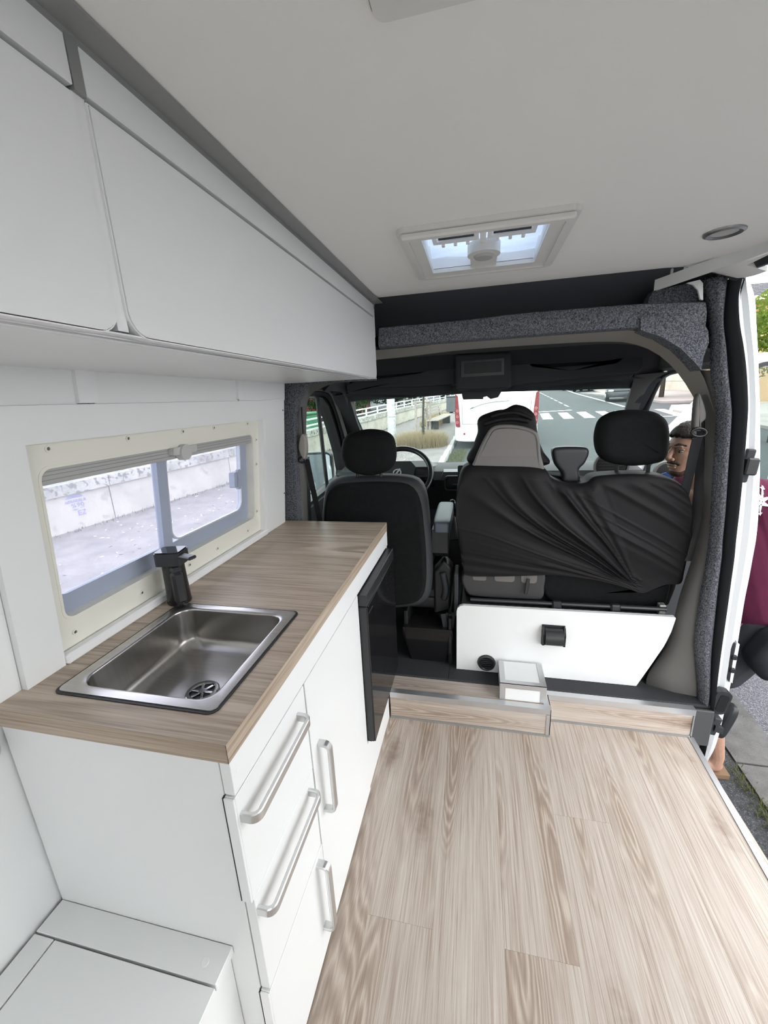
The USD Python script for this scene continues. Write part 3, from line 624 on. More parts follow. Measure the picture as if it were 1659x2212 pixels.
# ================================================================ white board under the bench seat
wp = thing('white_board', 'white board closing the base of the passenger bench', 'board')
pts = [(-0.083, 0.141), (-0.083, 0.450), (-0.079, 0.468), (-0.068, 0.480), (-0.052, 0.4845), (0.817, 0.4915), (0.8215, 0.487), (0.812, 0.421), (0.792, 0.348), (0.75, 0.243), (0.708, 0.141)]
pp = poly(pts)
obj('board', slab_y(pp.buffer(-0.0013), 1.7555, 1.773), WHITE, wp)
obj('board_face', slab_y(pp.buffer(-0.0012), 1.7550, 1.7556), WHITE, wp)
obj('edge_band', slab_y(pp.difference(pp.buffer(-0.0012)), 1.7553, 1.7735), WHITE_EDGE, wp)
av = thing('air_vent', 'round black air vent set in the white board', 'vent', (0.058, 1.755, 0.191))
RY = rot([1, 0, 0], 90)
obj('ring', T(lathe([(0.030, 0.0), (0.030, 0.006), (0.034, 0.010), (0.040, 0.008), (0.0425, 0.0)], 32), RY), BLACK_SATIN, av, smooth=40)
obj('back', T(lathe([(0.0001, -0.002), (0.031, -0.002), (0.031, 0.001), (0.0001, 0.001)], 28), RY), BLACK, av)
for k in range(5):
    z = -0.020+k*0.010; w = math.sqrt(0.030**2-z*z)
    obj('slat', T(cbox(-w, w, -0.0085, -0.001, z-0.002, z+0.003), rot([1, 0, 0], 0)), BLACK_SATIN, av)
ct = thing('door_catch', 'square black flap catch in the middle of the white board', 'catch', (0.3455, 1.755, 0.3655))
obj('plate', cbox(-0.049, 0.049, -0.003, -0.0003, -0.051, 0.051, 0.001), BLACK_SATIN, ct)
for s in (-1, 1): obj('cheek', slab_x(poly([(-0.003, -0.050), (-0.034, -0.036), (-0.038, 0.02), (-0.02, 0.045), (-0.003, 0.047)]), s*0.044-0.004, s*0.044+0.004), BLACK, ct)
obj('flap', T(slab_x(sg.Point(-0.012, 0).buffer(0.040, quad_segs=16).intersection(sg.box(-0.06, -0.05, -0.003, 0.05)), -0.038, 0.038)), BLACK_SATIN, ct, smooth=30)

# ================================================================ seats
def outline(pix, y, n=72, smooth=8):
    P = np.array([[aty(a, b, y)[0], aty(a, b, y)[2]] for a, b in pix])
    P = np.vstack([P, P[:1]]); Q = smoothline(np.vstack([P[-2], P, P[1]]), smooth)[smooth:-smooth]
    return resample(Q, n+1)[:-1]
def pillow(out, y0, t, r, lean=0.0, zref=1.0, steps=6, dome=0.0):
    """An upholstered slab over an (x, z) outline; rounded by r front and back; leaning by dy/dz."""
    P = np.asarray(out, float)
    if sg.Polygon(P).exterior.is_ccw is False: P = P[::-1]
    t_ = np.roll(P, -1, 0)-np.roll(P, 1, 0); t_ /= np.linalg.norm(t_, axis=1, keepdims=True); N = np.column_stack([t_[:, 1], -t_[:, 0]])
    for _ in range(3): N = (np.roll(N, 1, 0)+N*2+np.roll(N, -1, 0))/4
    N /= np.linalg.norm(N, axis=1, keepdims=True)
    c = P.mean(0); rings = []
    def ring(Q, y): return np.column_stack([Q[:, 0], np.full(len(Q), y), Q[:, 1]])
    for s in (0.35, 0.7): rings.append(ring(c+(P-N*r-c)*s, y0-dome*(1-s*s)))
    for a in np.linspace(0, np.pi/2, steps): rings.append(ring(P-N*r*(1-math.sin(a)), y0+r*(1-math.cos(a))))
    for a in np.linspace(np.pi/2, 0, steps): rings.append(ring(P-N*r*(1-math.sin(a)), y0+t-r*(1-math.cos(a))))
    R = np.array(rings); R[..., 1] += (zref-R[..., 2])*(-lean)
    return loft(R)
ds = thing('driver_seat', 'black driver seat with headrest seen from behind', 'seat')
SY = 1.80
bolster = outline([(690, 1130), (691, 1085), (697, 1054), (716, 1039), (760, 1033), (830, 1032), (880, 1036), (905, 1048), (918, 1078), (925, 1130), (931, 1200), (932, 1262), (922, 1296), (880, 1310), (760, 1310), (700, 1296), (692, 1220)], SY)
obj('backrest', pillow(bolster, SY, 0.13, 0.045, 0.10, 0.8), GREYD, ds, smooth=60, label='dark grey bolster around the back')
inner = outline([(698, 1130), (699, 1090), (706, 1062), (725, 1049), (765, 1044), (830, 1043), (875, 1047), (896, 1060), (908, 1088), (915, 1135), (921, 1200), (921, 1258), (910, 1288), (872, 1300), (765, 1300), (710, 1288), (700, 1220)], SY)
obj('back_panel', pillow(inner, SY-0.012, 0.05, 0.020, 0.10, 0.8), CLOTH, ds, smooth=60)
hr = obj('headrest', pillow(outline([(739, 985), (741, 955), (752, 938), (775, 930), (802, 927), (830, 931), (848, 943), (855, 968), (855, 993), (846, 1011), (828, 1021), (802, 1027), (772, 1023), (750, 1010)], 1.84), 1.79, 0.11, 0.050), CLOTH, ds, smooth=60)
for px in (771, 822):
    p = aty(px, 1030, 1.85)
    obj('post', tube([(p[0], 1.86, p[2]-0.05), (p[0], 1.86, p[2]+0.05)], 0.008, 8), BLACK, hr)
    obj('post_sleeve', T(cbox(-0.016, 0.016, -0.012, 0.012, -0.004, 0.010, 0.003), None, (p[0], 1.86, p[2]-0.010)), BLACK, hr)
obj('seat_cushion', cushion((-0.48, 2.16, 0.56), (0.25, 0.25, 0.075), 5), CLOTH, ds, smooth=True)
obj('lower_bar', T(cushion((0, 0, 0), (0.10, 0.05, 0.035), 5), None, (-0.26, 1.93, 0.42)), BLACK, ds, smooth=True)
obj('seat_frame', cbox(-0.66, -0.26, 1.92, 2.36, 0.40, 0.46, 0.01), BLACK, ds)
pd = obj('pedestal', hull([(x, y, z) for z, hx, hy in ((0.141, 0.085, 0.03), (0.30, 0.125, 0.05), (0.34, 0.120, 0.06)) for x in (-0.225-hx, -0.225+hx) for y in (1.83-hy, 1.95+hy)]), BLACK_GLOSS, ds, label='glossy black seat pedestal')
obj('pedestal_foot', cbox(-0.30, -0.16, 1.80, 2.0, 0.1406, 0.165, 0.004), BLACK, pd)
obj('side_rail', cbox(-0.128, -0.108, 1.80, 2.3, 0.30, 0.41, 0.004), BLACK, ds)
obj('side_rail', cbox(-0.345, -0.325, 1.80, 2.3, 0.30, 0.41, 0.004), BLACK, ds)
for k in range(3): obj('bracket', T(cbox(-0.012, 0.012, -0.004, 0.004, 0, 0.10, 0.002), rot([0, 1, 0], -8+8*k), (-0.135+0.01*k, 1.80+0.01*k, 0.31)), GREYD, ds)
ar = obj('armrest', T(cushion((0, 0, 0), (0.042, 0.17, 0.032), 6), rot([1, 0, 0], 4), (-0.158, 2.02, 0.838)), mat('armrest_blue_grey', (0.10, 0.125, 0.15), 0.45), ds, smooth=50, label='slate grey folding armrest')
obj('armrest_body', hull([(x, y, z) for x in (-0.205, -0.13) for y, z in ((1.87, 0.815), (1.86, 0.70), (1.92, 0.66), (2.1, 0.78), (2.1, 0.82))]), BLACK, ar)
obj('recline_lever', tube(smoothline([(-0.155, 1.86, 0.60), (-0.140, 1.85, 0.52), (-0.150, 1.86, 0.46)]), 0.016, 8), GREYD, ds, smooth=True)
obj('side_cover', pillow([(-0.20, 0.38), (-0.12, 0.40), (-0.11, 0.62), (-0.15, 0.66), (-0.20, 0.60)], 1.86, 0.10, 0.015), BLACK, ds, smooth=50)

bs = thing('passenger_bench', 'double passenger bench seat with a black cloth stretched over its back', 'seat')
BY = 1.83
# the cloth: an (s, z) height field with folds fanning from its lower corner
tl = resample(smoothline([aty(a, b, BY) for a, b in ((986, 1120), (987, 1060), (994, 1022), (1012, 1003), (1060, 1002), (1165, 1007), (1190, 1030), (1225, 1043), (1262, 1040), (1280, 1028), (1310, 1024), (1360, 1022), (1420, 1025), (1455, 1036), (1476, 1062), (1485, 1110))]), 200)
bt = resample(smoothline([aty(a, b, BY+0.03) for a, b in ((988, 1130), (994, 1180), (1001, 1218), (1010, 1234), (1060, 1236), (1150, 1234), (1200, 1233), (1280, 1243), (1340, 1258), (1376, 1270), (1400, 1263), (1430, 1252), (1458, 1250), (1466, 1225), (1475, 1180), (1484, 1125))]), 200)
fx = aty(1378, 1268, BY)[[0, 2]]
nv = 150; Sg = np.zeros((200, nv, 3))
for j in range(nv):
    v = j/(nv-1); Sg[:, j] = tl*(1-v)+bt*v
rel = Sg[..., [0, 2]]-fx; rr = np.linalg.norm(rel, axis=-1); th = np.arctan2(rel[..., 1], rel[..., 0])
def ridged(t, seed):
    q = meshkit.noise(np.stack([t, t*0, t*0], -1), seed); return np.exp(-((2*q-1)/0.36)**2)
warp = 0.16*(meshkit.noise(np.stack([rel[..., 0]*3.2, rel[..., 1]*3.2, rr*0], -1), 3)-0.5)
cc = 0.50*rel[..., 0]+0.87*rel[..., 1]+0.25*np.clip(rel[..., 0], 0, 1)**2
ww = np.clip((np.degrees(th)-104)/28, 0, 1); ww = ww*ww*(3-2*ww)
F1 = ww*ridged((th+warp)*9.0, 11)+(1-ww)*0.55*ridged(cc*15+warp*2, 21); F2 = ww*ridged((th+warp*0.8)*19.0+rr*0.5, 5)+(1-ww)*0.6*ridged(cc*34+warp*3, 6)
env = np.clip(rr/0.10, 0, 1)*np.exp(-((rr-0.35)/0.38)**2)
ang = np.degrees(th)
fan = np.exp(-((ang-134)/24.0)**2)*ww+0.45*(1-ww)+0.22
un, vn = np.meshgrid(np.linspace(0, 1, 200), np.linspace(0, 1, nv), indexing='ij')
edge = np.clip(np.minimum(un, 1-un)/0.06, 0, 1)*np.clip(np.minimum(vn, 1-vn)/0.10, 0, 1)
low = 0.02*(meshkit.noise(np.stack([rel[..., 0]*4, rel[..., 1]*4, rr*0], -1), 8)-0.5)
lowline = np.clip((vn-0.82)/0.15, 0, 1)*0.006*np.sin(th*70)*(rel[..., 0] < 0)
depth = edge*(0.026*F1*env*fan+0.010*F2*env*fan+low+lowline)
rimr = 0.035*(1-np.sqrt(np.clip(1-(1-np.clip(np.minimum(un, 1-un)/0.05, 0, 1))**2, 0, 1)))+0.035*(1-np.sqrt(np.clip(1-(1-np.clip(vn/0.10, 0, 1))**2, 0, 1)))
lean = 0.10*(1-vn)
Sg[..., 1] = BY-0.02-depth+rimr-lean*0.35
bk = Sg.copy(); bk[..., 1] = BY+0.07
g_ = G(); g_.add(grid(Sg, flip=True)); g_.add(grid(bk))
for e1, e2 in ((Sg[0], bk[0]), (bk[-1], Sg[-1]), (bk[:, 0], Sg[:, 0]), (Sg[:, -1], bk[:, -1])): g_.add(grid(np.stack([e1, e2])))
cv = obj('seat_cover', g_, COVER, bs, smooth=60, label='creased black cloth pulled over both backrests')
obj('hem', tube([p+[0, -0.012, 0] for p in resample(bt, 60)[5:55]], 0.004, 6), COVER, cv, smooth=True)
back = outline([(1005, 1130), (1008, 1060), (1030, 1020), (1100, 1015), (1300, 1040), (1440, 1045), (1470, 1080), (1470, 1200), (1455, 1285), (1410, 1318), (1200, 1315), (1020, 1300), (1005, 1220)], BY+0.06)
obj('backrest', pillow(back, BY+0.045, 0.14, 0.03), CLOTH, bs, smooth=60)
# table shell that forms the middle headrest, with the cloth bunched over it
sh = outline([(1012, 1034), (1035, 976), (1052, 940), (1066, 923), (1095, 918), (1130, 922), (1155, 931), (1163, 945), (1166, 975), (1170, 1034), (1090, 1036)], BY, 80, 6)
so = obj('table_shell', pillow(sh, BY-0.030, 0.05, 0.010, 0.05, 1.2), SEATGREY, bs, smooth=50, label='light grey hard shell of the folding middle headrest')
obj('shell_rim', tube(smoothline([aty(a, b, BY-0.026-0.05*0) for a, b in ((1022, 1014), (1036, 977), (1053, 942), (1067, 925), (1095, 921), (1128, 925), (1152, 934), (1160, 947), (1163, 976), (1166, 1014))], 5), 0.0085, 8), SEATGREY, so, smooth=True)
shi = sg.Polygon(sh).buffer(-0.012)
obj('shell_panel', T(slab_y(shi, BY-0.0315, BY-0.027), None, (0, 0.0, 0)), mat('seat_shell_inner', (0.17, 0.16, 0.148), 0.55), so)
hood = outline([(1018, 1003), (1024, 960), (1032, 935), (1031, 915), (1034, 905), (1045, 897), (1075, 887), (1092, 885), (1110, 876), (1122, 875), (1140, 881), (1155, 895), (1160, 915), (1164, 950), (1174, 975), (1178, 1006)], BY+0.03, 90, 6)
obj('bunched_cover', pillow(hood, BY+0.008, 0.11, 0.035, 0.05, 1.2), COVER, bs, smooth=60, label='black cloth bunched over the middle headrest')
for a, b, c in ((0, 0.010, 0.5), (1, 0.008, 0.62)):
    q = [aty(x, y, BY-0.0) for x, y in (((1045, 917), (1075, 908), (1110, 905), (1142, 910)), ((1060, 900), (1090, 893), (1120, 893), (1150, 905)))[a]]
    obj('cover_fold', tube(smoothline([p+[0, 0.004, 0] for p in q]), b, 8), COVER, cv, smooth=True)
hr2 = outline([(1284, 955), (1287, 925), (1298, 903), (1325, 889), (1368, 885), (1410, 889), (1434, 903), (1443, 925), (1443, 960), (1438, 985), (1420, 999), (1365, 1006), (1315, 999), (1292, 983)], BY+0.04)
h2 = obj('headrest', pillow(hr2, BY-0.01, 0.11, 0.050), CLOTH, bs, smooth=60)
for px in (1332, 1400):
    p = aty(px, 1015, BY+0.05); obj('post', tube([(p[0], p[1], p[2]-0.05), (p[0], p[1], p[2]+0.06)], 0.008, 8), BLACK, h2)
mid = outline([(1192, 978), (1196, 968), (1215, 965), (1250, 965), (1268, 968), (1271, 980), (1262, 1000), (1250, 1014), (1250, 1040), (1215, 1040), (1212, 1022), (1198, 1002)], BY+0.05)
obj('centre_headrest', pillow(mid, BY+0.03, 0.06, 0.016), BLACK_SATIN, bs, smooth=50, label='black shell of the small centre headrest')
for pix in ([(1002, 1040), (1014, 1008), (1020, 1004), (1004, 1050)], [(1424, 1026), (1440, 1021), (1452, 1031), (1432, 1033)]):
    q = [aty(a, b, BY+0.07) for a, b in pix]; m_ = hull([p+[0, dy, 0] for p in q for dy in (0, 0.01)])
    obj('blue_tag', m_, mat('blue_tag_cloth', (0.05, 0.16, 0.50), 0.6), bs, label='small blue fabric tag')
lowb = outline([(1003, 1238), (1100, 1236), (1172, 1236), (1176, 1270), (1172, 1292), (1150, 1296), (1040, 1290), (1008, 1280)], BY)
lb = obj('table_base', pillow(lowb, BY-0.005, 0.07, 0.012), mat('table_base_grey', (0.04, 0.04, 0.042), 0.5), bs, smooth=50)
for a, b, w, h_ in ((1036, 1247, 15, 8), (1090, 1247, 22, 11), (1143, 1249, 17, 12)):
    p = aty(a, b, BY-0.007); sc = 1.83/905.0
    obj('cup_hole', slab_y(rpoly(p[0]-w*sc, p[0]+w*sc, p[2]-h_*sc, p[2]+h_*sc, h_*sc*0.6), BY-0.0075, BY-0.004), SEATGREY, lb)
p = aty(1139, 1262, BY-0.02); obj('strap', T(cbox(-0.008, 0.008, -0.006, 0.0, -0.05, 0.03, 0.003), rot([0, 1, 0], 6), p), BLACK_SATIN, lb)
lr = outline([(1180, 1238), (1300, 1246), (1376, 1272), (1440, 1256), (1450, 1262), (1436, 1312), (1410, 1318), (1300, 1316), (1190, 1300)], BY+0.03)
obj('lower_cover', pillow(lr, BY+0.025, 0.08, 0.015), CLOTH, bs, smooth=50)
obj('seat_cushion', cushion((0.40, 2.13, 0.56), (0.46, 0.22, 0.07), 6), CLOTH, bs, smooth=True)
obj('seat_base', cbox(-0.07, 0.80, 1.80, 2.30, 0.141, 0.475, 0.01), BLACK, bs)
for x in (0.36, 0.60): obj('hinge_bracket', cbox(x-0.02, x+0.02, 1.782, 1.81, 0.47, 0.515, 0.006), BLACK_SATIN, bs)
obj('cross_tube', tube([(-0.02, 1.80, 0.495), (0.80, 1.80, 0.503)], 0.010, 8), BLACK_SATIN, bs)
obj('side_bracket', cbox(-0.098, -0.078, 1.80, 1.92, 0.40, 0.62, 0.004), GREYD, bs)
obj('side_bracket', cbox(-0.125, -0.105, 1.775, 1.80, 0.15, 0.40, 0.004), BLACK_GLOSS, bs)
obj('steel_block', cbox(0.775, 0.80, 1.80, 1.83, 0.475, 0.52, 0.002), mat('bare_steel_block', (0.55, 0.54, 0.52), 0.5, metal=0.7, vary=(120, 0.4)), bs)

# ================================================================ dashboard, wheel, gear lever
db = thing('dashboard', 'black dashboard with instrument hood below the windscreen', 'dashboard')
prof = [(2.66, 0.40), (2.66, 0.70), (2.60, 0.80), (2.56, 0.92), (2.60, 0.968), (2.72, 0.985), (3.02, 0.962), (3.12, 0.945), (3.12, 0.40)]
obj('dash_top', slab_x(poly(prof), -0.90, 0.93), GREYD, db, smooth=30)
obj('instrument_hood', hull([(x, y, z) for x, y, z in [(-0.66, 2.52, 0.93), (-0.26, 2.52, 0.93), (-0.64, 2.56, 1.005), (-0.28, 2.56, 1.005), (-0.60, 2.62, 1.035), (-0.30, 2.62, 1.035), (-0.64, 2.85, 0.97), (-0.26, 2.85, 0.97), (-0.26, 2.60, 0.85), (-0.66, 2.60, 0.85)]]), BLACK_SATIN, db)
ip = obj('instrument_panel', cbox(-0.60, -0.31, 2.512, 2.519, 0.935, 0.990, 0.002), BLACK_GLOSS, db)
for k in range(7): obj('gauge_mark', T(cbox(-0.006, 0.006, -0.001, 0.001, -0.002, 0.002), rot([0, 1, 0], -40+k*14), (-0.375+k*0.010, 2.511, 0.945+0.018*math.sin(k/6*math.pi))), mat('gauge_white', (0.5, 0.5, 0.5), 0.5), ip)
obj('centre_stack', hull([(x, y, z) for x, y, z in [(-0.22, 2.50, 0.93), (0.18, 2.50, 0.93), (-0.20, 2.54, 0.975), (0.16, 2.54, 0.975), (-0.20, 2.62, 0.45), (0.16, 2.62, 0.45), (-0.22, 2.80, 0.975), (0.18, 2.80, 0.975), (-0.2, 2.8, 0.45), (0.16, 2.8, 0.45)]]), BLACK_SATIN, db)
rp = obj('radio_slot', slab_y(rpoly(-0.185, 0.06, 0.875, 0.952, 0.02), 2.490, 2.512), BLACK_GLOSS, db)
obj('slot_rim', slab_y(rpoly(-0.192, 0.067, 0.868, 0.959, 0.022).difference(rpoly(-0.185, 0.06, 0.875, 0.952, 0.02)), 2.486, 2.512), GREYD, rp)
obj('shelf_lip', cbox(-0.14, -0.03, 2.484, 2.49, 0.905, 0.910), GREYP, rp)
ph = obj('phone_cradle', cbox(-0.110, -0.055, 2.44, 2.455, 0.93, 1.03, 0.006), BLACK_SATIN, db)
va = aty(1320, 1006, 2.55); vv = obj('side_vent', slab_y(sg.Point(0, 0).buffer(0.085).intersection(sg.box(-0.1, -0.05, 0.1, 0.06)), 2.545, 2.56), BLACK, db)
UsdGeom.Xformable(vv).AddTranslateOp().Set(Gf.Vec3d(float(va[0]), 0, float(va[2])))
obj('vent_rim', slab_y(sg.Point(0, 0).buffer(0.092).difference(sg.Point(0, 0).buffer(0.082)).intersection(sg.box(-0.1, -0.05, 0.1, 0.1)), 2.540, 2.56), GREYP, vv)
for k in range(5): obj('vent_slat', cbox(-0.07, 0.07, 2.541, 2.548, -0.035+k*0.017, -0.030+k*0.017), GREYD, vv)
vb = aty(1438, 1020, 2.55); v2 = obj('side_vent', slab_y(sg.Point(float(vb[0]), float(vb[2])).buffer(0.050), 2.545, 2.56), BLACK, db)
obj('vent_rim', slab_y(sg.Point(float(vb[0]), float(vb[2])).buffer(0.062).difference(sg.Point(float(vb[0]), float(vb[2])).buffer(0.050)), 2.54, 2.56), GREYP, v2)
obj('firewall', cbox(-0.95, 0.97, 3.08, 3.13, 0.0, 0.93), BLACK, db)
sw = thing('steering_wheel', 'black steering wheel with a round chrome emblem on its hub', 'steering wheel')
tiltn = rot([1, 0, 0], 48); cw = np.array([-0.455, 2.40, 0.985])
RIMM = mat('steering_rim', (0.022, 0.023, 0.025), 0.28)
ring_ = [(0.190*math.cos(a), 0.190*math.sin(a), 0) for a in np.linspace(0, 2*np.pi, 64, endpoint=False)]
obj('rim', T(tube(ring_, 0.0165, 12, closed=True), tiltn, cw), RIMM, sw, smooth=True)
hubp = poly([(-0.085, 0.045), (-0.06, 0.075), (0.06, 0.075), (0.085, 0.045), (0.075, -0.04), (0.045, -0.075), (-0.045, -0.075), (-0.075, -0.04)]).buffer(0.012)
hub = obj('hub', T(slab_z(hubp, -0.045, 0.012), tiltn, cw), GREYD, sw)
em = G(); em.add(slab_z(sg.Point(0, 0.012).buffer(0.026).difference(sg.Point(0, 0.012).buffer(0.019)).difference(sg.box(-0.03, 0.006, 0.03, 0.018)), 0.012, 0.016)); em.add(slab_z(sg.box(-0.031, 0.007, 0.031, 0.017), 0.0121, 0.017))
obj('emblem', T(em, tiltn @ rot([0, 0, 1], 62), cw), mat('emblem_silver', (0.75, 0.76, 0.77), 0.25, metal=0.3), hub, label='round chrome emblem crossed by a bar')
for s in (-1, 1):
    sp_ = obj('spoke', T(slab_z(poly([(s*0.07, 0.045), (s*0.18, 0.02), (s*0.18, -0.02), (s*0.07, -0.02)]), -0.012, 0.006), tiltn, cw), GREYD, sw)
    obj('buttons', T(slab_z(sg.box(min(s*0.10, s*0.15), -0.005, max(s*0.10, s*0.15), 0.018), 0.006, 0.010), tiltn, cw), BLACK, sp_)
obj('spoke', T(slab_z(poly([(-0.03, -0.06), (0.03, -0.06), (0.02, -0.18), (-0.02, -0.18)]), -0.012, 0.006), tiltn, cw), GREYD, sw)
obj('column', T(lathe([(0.045, -0.20), (0.05, -0.04), (0.0001, -0.04)], 16), tiltn, cw), BLACK, sw)
gl = thing('gear_lever', 'black gear lever with a gaiter between the front seats', 'gear lever', (-0.135, 2.36, 0.62))
obj('gaiter', lathe([(0.07, 0.0), (0.065, 0.03), (0.045, 0.06), (0.04, 0.08), (0.022, 0.12), (0.0001, 0.12)], 18), BLACK, gl, smooth=40)
obj('stick', tube([(0, 0, 0.10), (0.0, -0.01, 0.17)], 0.010, 8), CHROME, gl)
obj('knob', cushion((0, -0.012, 0.195), (0.024, 0.028, 0.034), 2.4), BLACK_GLOSS, gl, smooth=True)
obj('console', cbox(-0.09, 0.09, -0.02, 0.32, -0.20, 0.0, 0.02), BLACK_SATIN, gl)

# ================================================================ cab shell: pillars, header, headliner, windscreen, doors
ws_p, ws_n = (0, 3.1, 0.95), np.array([0, 0.61, 0.65])/math.hypot(0.61, 0.65)
wsx = lambda a, b: atp(a, b, ws_p, ws_n)
def plane_panel(pix, thick, holes=()):
    U = np.array([1.0, 0, 0]); V = np.array([0, -0.65, 0.61])/math.hypot(0.65, 0.61); O = np.array(ws_p, float)
    q = lambda ps: [((wsx(a, b)-O) @ U, (wsx(a, b)-O) @ V) for a, b in ps]
    R, t = frame_to(O, U, V)
    return T(extr(poly(q(pix), [q(h) for h in holes]).intersection(sg.box(-0.90, -1, 0.93, 2)), thick), R, t)
wso = [(756, 812), (758, 862), (771, 905), (790, 955), (812, 1004), (1320, 1000), (1343, 905), (1366, 822), (1372, 770), (1000, 790)]
cab = hold('windscreen', 'windscreen and its painted surround')
obj('glass', plane_panel([(750, 800), (750, 862), (800, 1010), (1330, 1006), (1372, 822), (1380, 765), (1000, 785)], 0.005), GLASS, cab)
obj('surround', plane_panel([(600, 730), (600, 1100), (800, 1100), (1330, 1100), (1500, 1100), (1520, 700), (1000, 720)], 0.02, [wso]), GREYD, cab)
def pillar(name, pts_a, pts_b, back, m, label=None, n=30):
    return struct(name, ribbon([resample(smoothline(pts_a, 4), n), resample(smoothline(pts_b, 4), n)], back), m, smooth=50, label=label)
A = lambda y, ps: [aty(a, b, y) for a, b in ps]
# A pillars (inner trim)
pillar('pillar_1', [aty(700, 846, 2.30), aty(738, 848, 2.45), aty(752, 880, 2.60), aty(772, 935, 2.85), aty(790, 1000, 3.05)], [aty(722, 820, 2.35), aty(757, 832, 2.50), aty(762, 875, 2.63), aty(791, 945, 2.90), aty(812, 1004, 3.08)], (-0.03, 0.05, 0.02), mat('a_pillar_dark', (0.065, 0.072, 0.07), 0.6), 'dark trim of the windscreen pillar beside the driver')
pillar('pillar_2', [wsx(1369, 806)-[0, 0.02, 0.01], wsx(1365, 822)-[0, 0.02, 0.01], wsx(1355, 860)-[0, 0.02, 0.01], wsx(1341, 905)-[0, 0.02, 0.01], wsx(1316, 1000)-[0, 0.02, 0.01]], [aty(1448, 803, 2.44), aty(1414, 820, 2.50), aty(1392, 850, 2.60), aty(1374, 905, 2.74), aty(1346, 1000, 2.98)], (0.01, 0.03, 0.01), mat('a_pillar_grey', (0.075, 0.076, 0.074), 0.6), 'grey trim of the windscreen pillar on the passenger side')
# headliner of the cab
xs = np.linspace(-0.86, 0.93, 40); ys = np.linspace(1.80, 2.52, 16); HL = np.zeros((40, 16, 3))
for i, x in enumerate(xs):
    for j, y in enumerate(ys):
        e = max(0.0, abs(x-0.035)-0.52)/0.375
        HL[i, j] = (x, y, np.interp(y, [1.80, 1.95, 2.10, 2.25, 2.38, 2.46, 2.52], [1.606, 1.630, 1.645, 1.648, 1.634, 1.60, 1.530])-(0.13-0.09*(y-1.80)/0.72)*e**2.2)
struct('headliner', sheet(HL, [0, 0, 0.015]), HEADLINER, smooth=60, label='grey cloth headliner of the cab')
struct('trim_4', ribbon([[(-0.86, 2.50, 1.46), (-0.4, 2.50, 1.515), (0.035, 2.50, 1.525), (0.5, 2.50, 1.515), (0.93, 2.50, 1.46)], [(-0.86, 2.60, 1.42), (-0.4, 2.60, 1.43), (0.035, 2.60, 1.44), (0.5, 2.60, 1.43), (0.93, 2.60, 1.42)]], (0, 0.03, 0.02)), GREYD, label='dark cross rail above the windscreen')
# storage shelf above the cab: felt-covered front beam, corner piece, dark lining behind
hd = hold('overhead_shelf', 'felt-covered front beam of the shelf above the cab')
YH = 1.69
def bumpy(m, s, amp, axis=1, seed=2):
    v = np.array(m.vertices); v[:, axis] += amp*(meshkit.fbm(v*s, 3, seed)-0.5); return trimesh.Trimesh(v, m.faces, process=False)
topl = smoothline(A(YH, [(819, 707), (850, 704), (930, 697), (1030, 687), (1120, 676), (1210, 668), (1300, 661), (1385, 655), (1460, 652), (1524, 651)]), 6)
botl = smoothline(A(YH, [(818, 752), (850, 749), (930, 742), (1030, 734), (1120, 727), (1210, 720), (1300, 714), (1385, 709), (1460, 706), (1524, 705)]), 6)
topl = resample(topl, 160); botl = resample(botl, 160)
topl[:, 2] += 0.003*(meshkit.fbm(topl*[60, 1, 1], 2, 5)-0.5)
mids = [topl*(1-t)+botl*t+[0, -0.008*math.sin(math.pi*t), 0] for t in (0.05, 0.2, 0.4, 0.6, 0.8, 0.95)]
obj('felt_beam', ribbon([topl+[0, 0.012, 0]]+mids+[botl+[0, 0.010, 0]], (0, 0.09, 0)), FELT, hd, smooth=50)
obj('corner_piece', trace_y([(1384, 686), (1392, 684), (1510, 682), (1530, 714), (1532, 740), (1520, 770), (1515, 800), (1500, 782), (1470, 752), (1430, 728), (1384, 713)], 1.676, 0.08), FELT, hd, label='felt-covered corner piece')
obj('shelf_board', cbox(-0.84, 0.80, 1.77, 2.42, 1.676, 1.688), GREYD, hd)
obj('side_felt', trace_y([(1404, 640), (1412, 628), (1490, 612), (1522, 605), (1526, 652), (1398, 658)], 1.76, 0.05), FELT, hd)
LIN = mat('dark_roof_lining', (0.15, 0.165, 0.18), 0.9)
lx = np.linspace(-0.82, 0.80, 14); ly = np.linspace(1.77, 2.06, 14); LL = np.zeros((14, 14, 3))
for i, x in enumerate(lx):
    for j, y in enumerate(ly):
        t = (y-1.77)/0.29; e = max(0.0, abs(x)-0.55)/0.26
        LL[i, j] = (x, y, 1.840-0.155*t**1.1-0.05*e**2)
obj('lining', sheet(LL, [0, 0, 0.012]), LIN, hd, smooth=60)
obj('end_wall', cbox(-0.84, 0.82, 2.40, 2.42, 1.63, 1.80), LIN, hd)
obj('side_wall', cbox(-0.845, -0.825, 1.66, 2.42, 1.62, 1.86), LIN, hd)
obj('side_wall', cbox(0.79, 0.81, 1.76, 2.42, 1.62, 1.86), LIN, hd)
struct('trim_5', slab_y(sg.box(-0.84, 1.50, -0.40, 1.70), 1.66, 1.70), FELT, label='felt panel between the locker end and the cab')
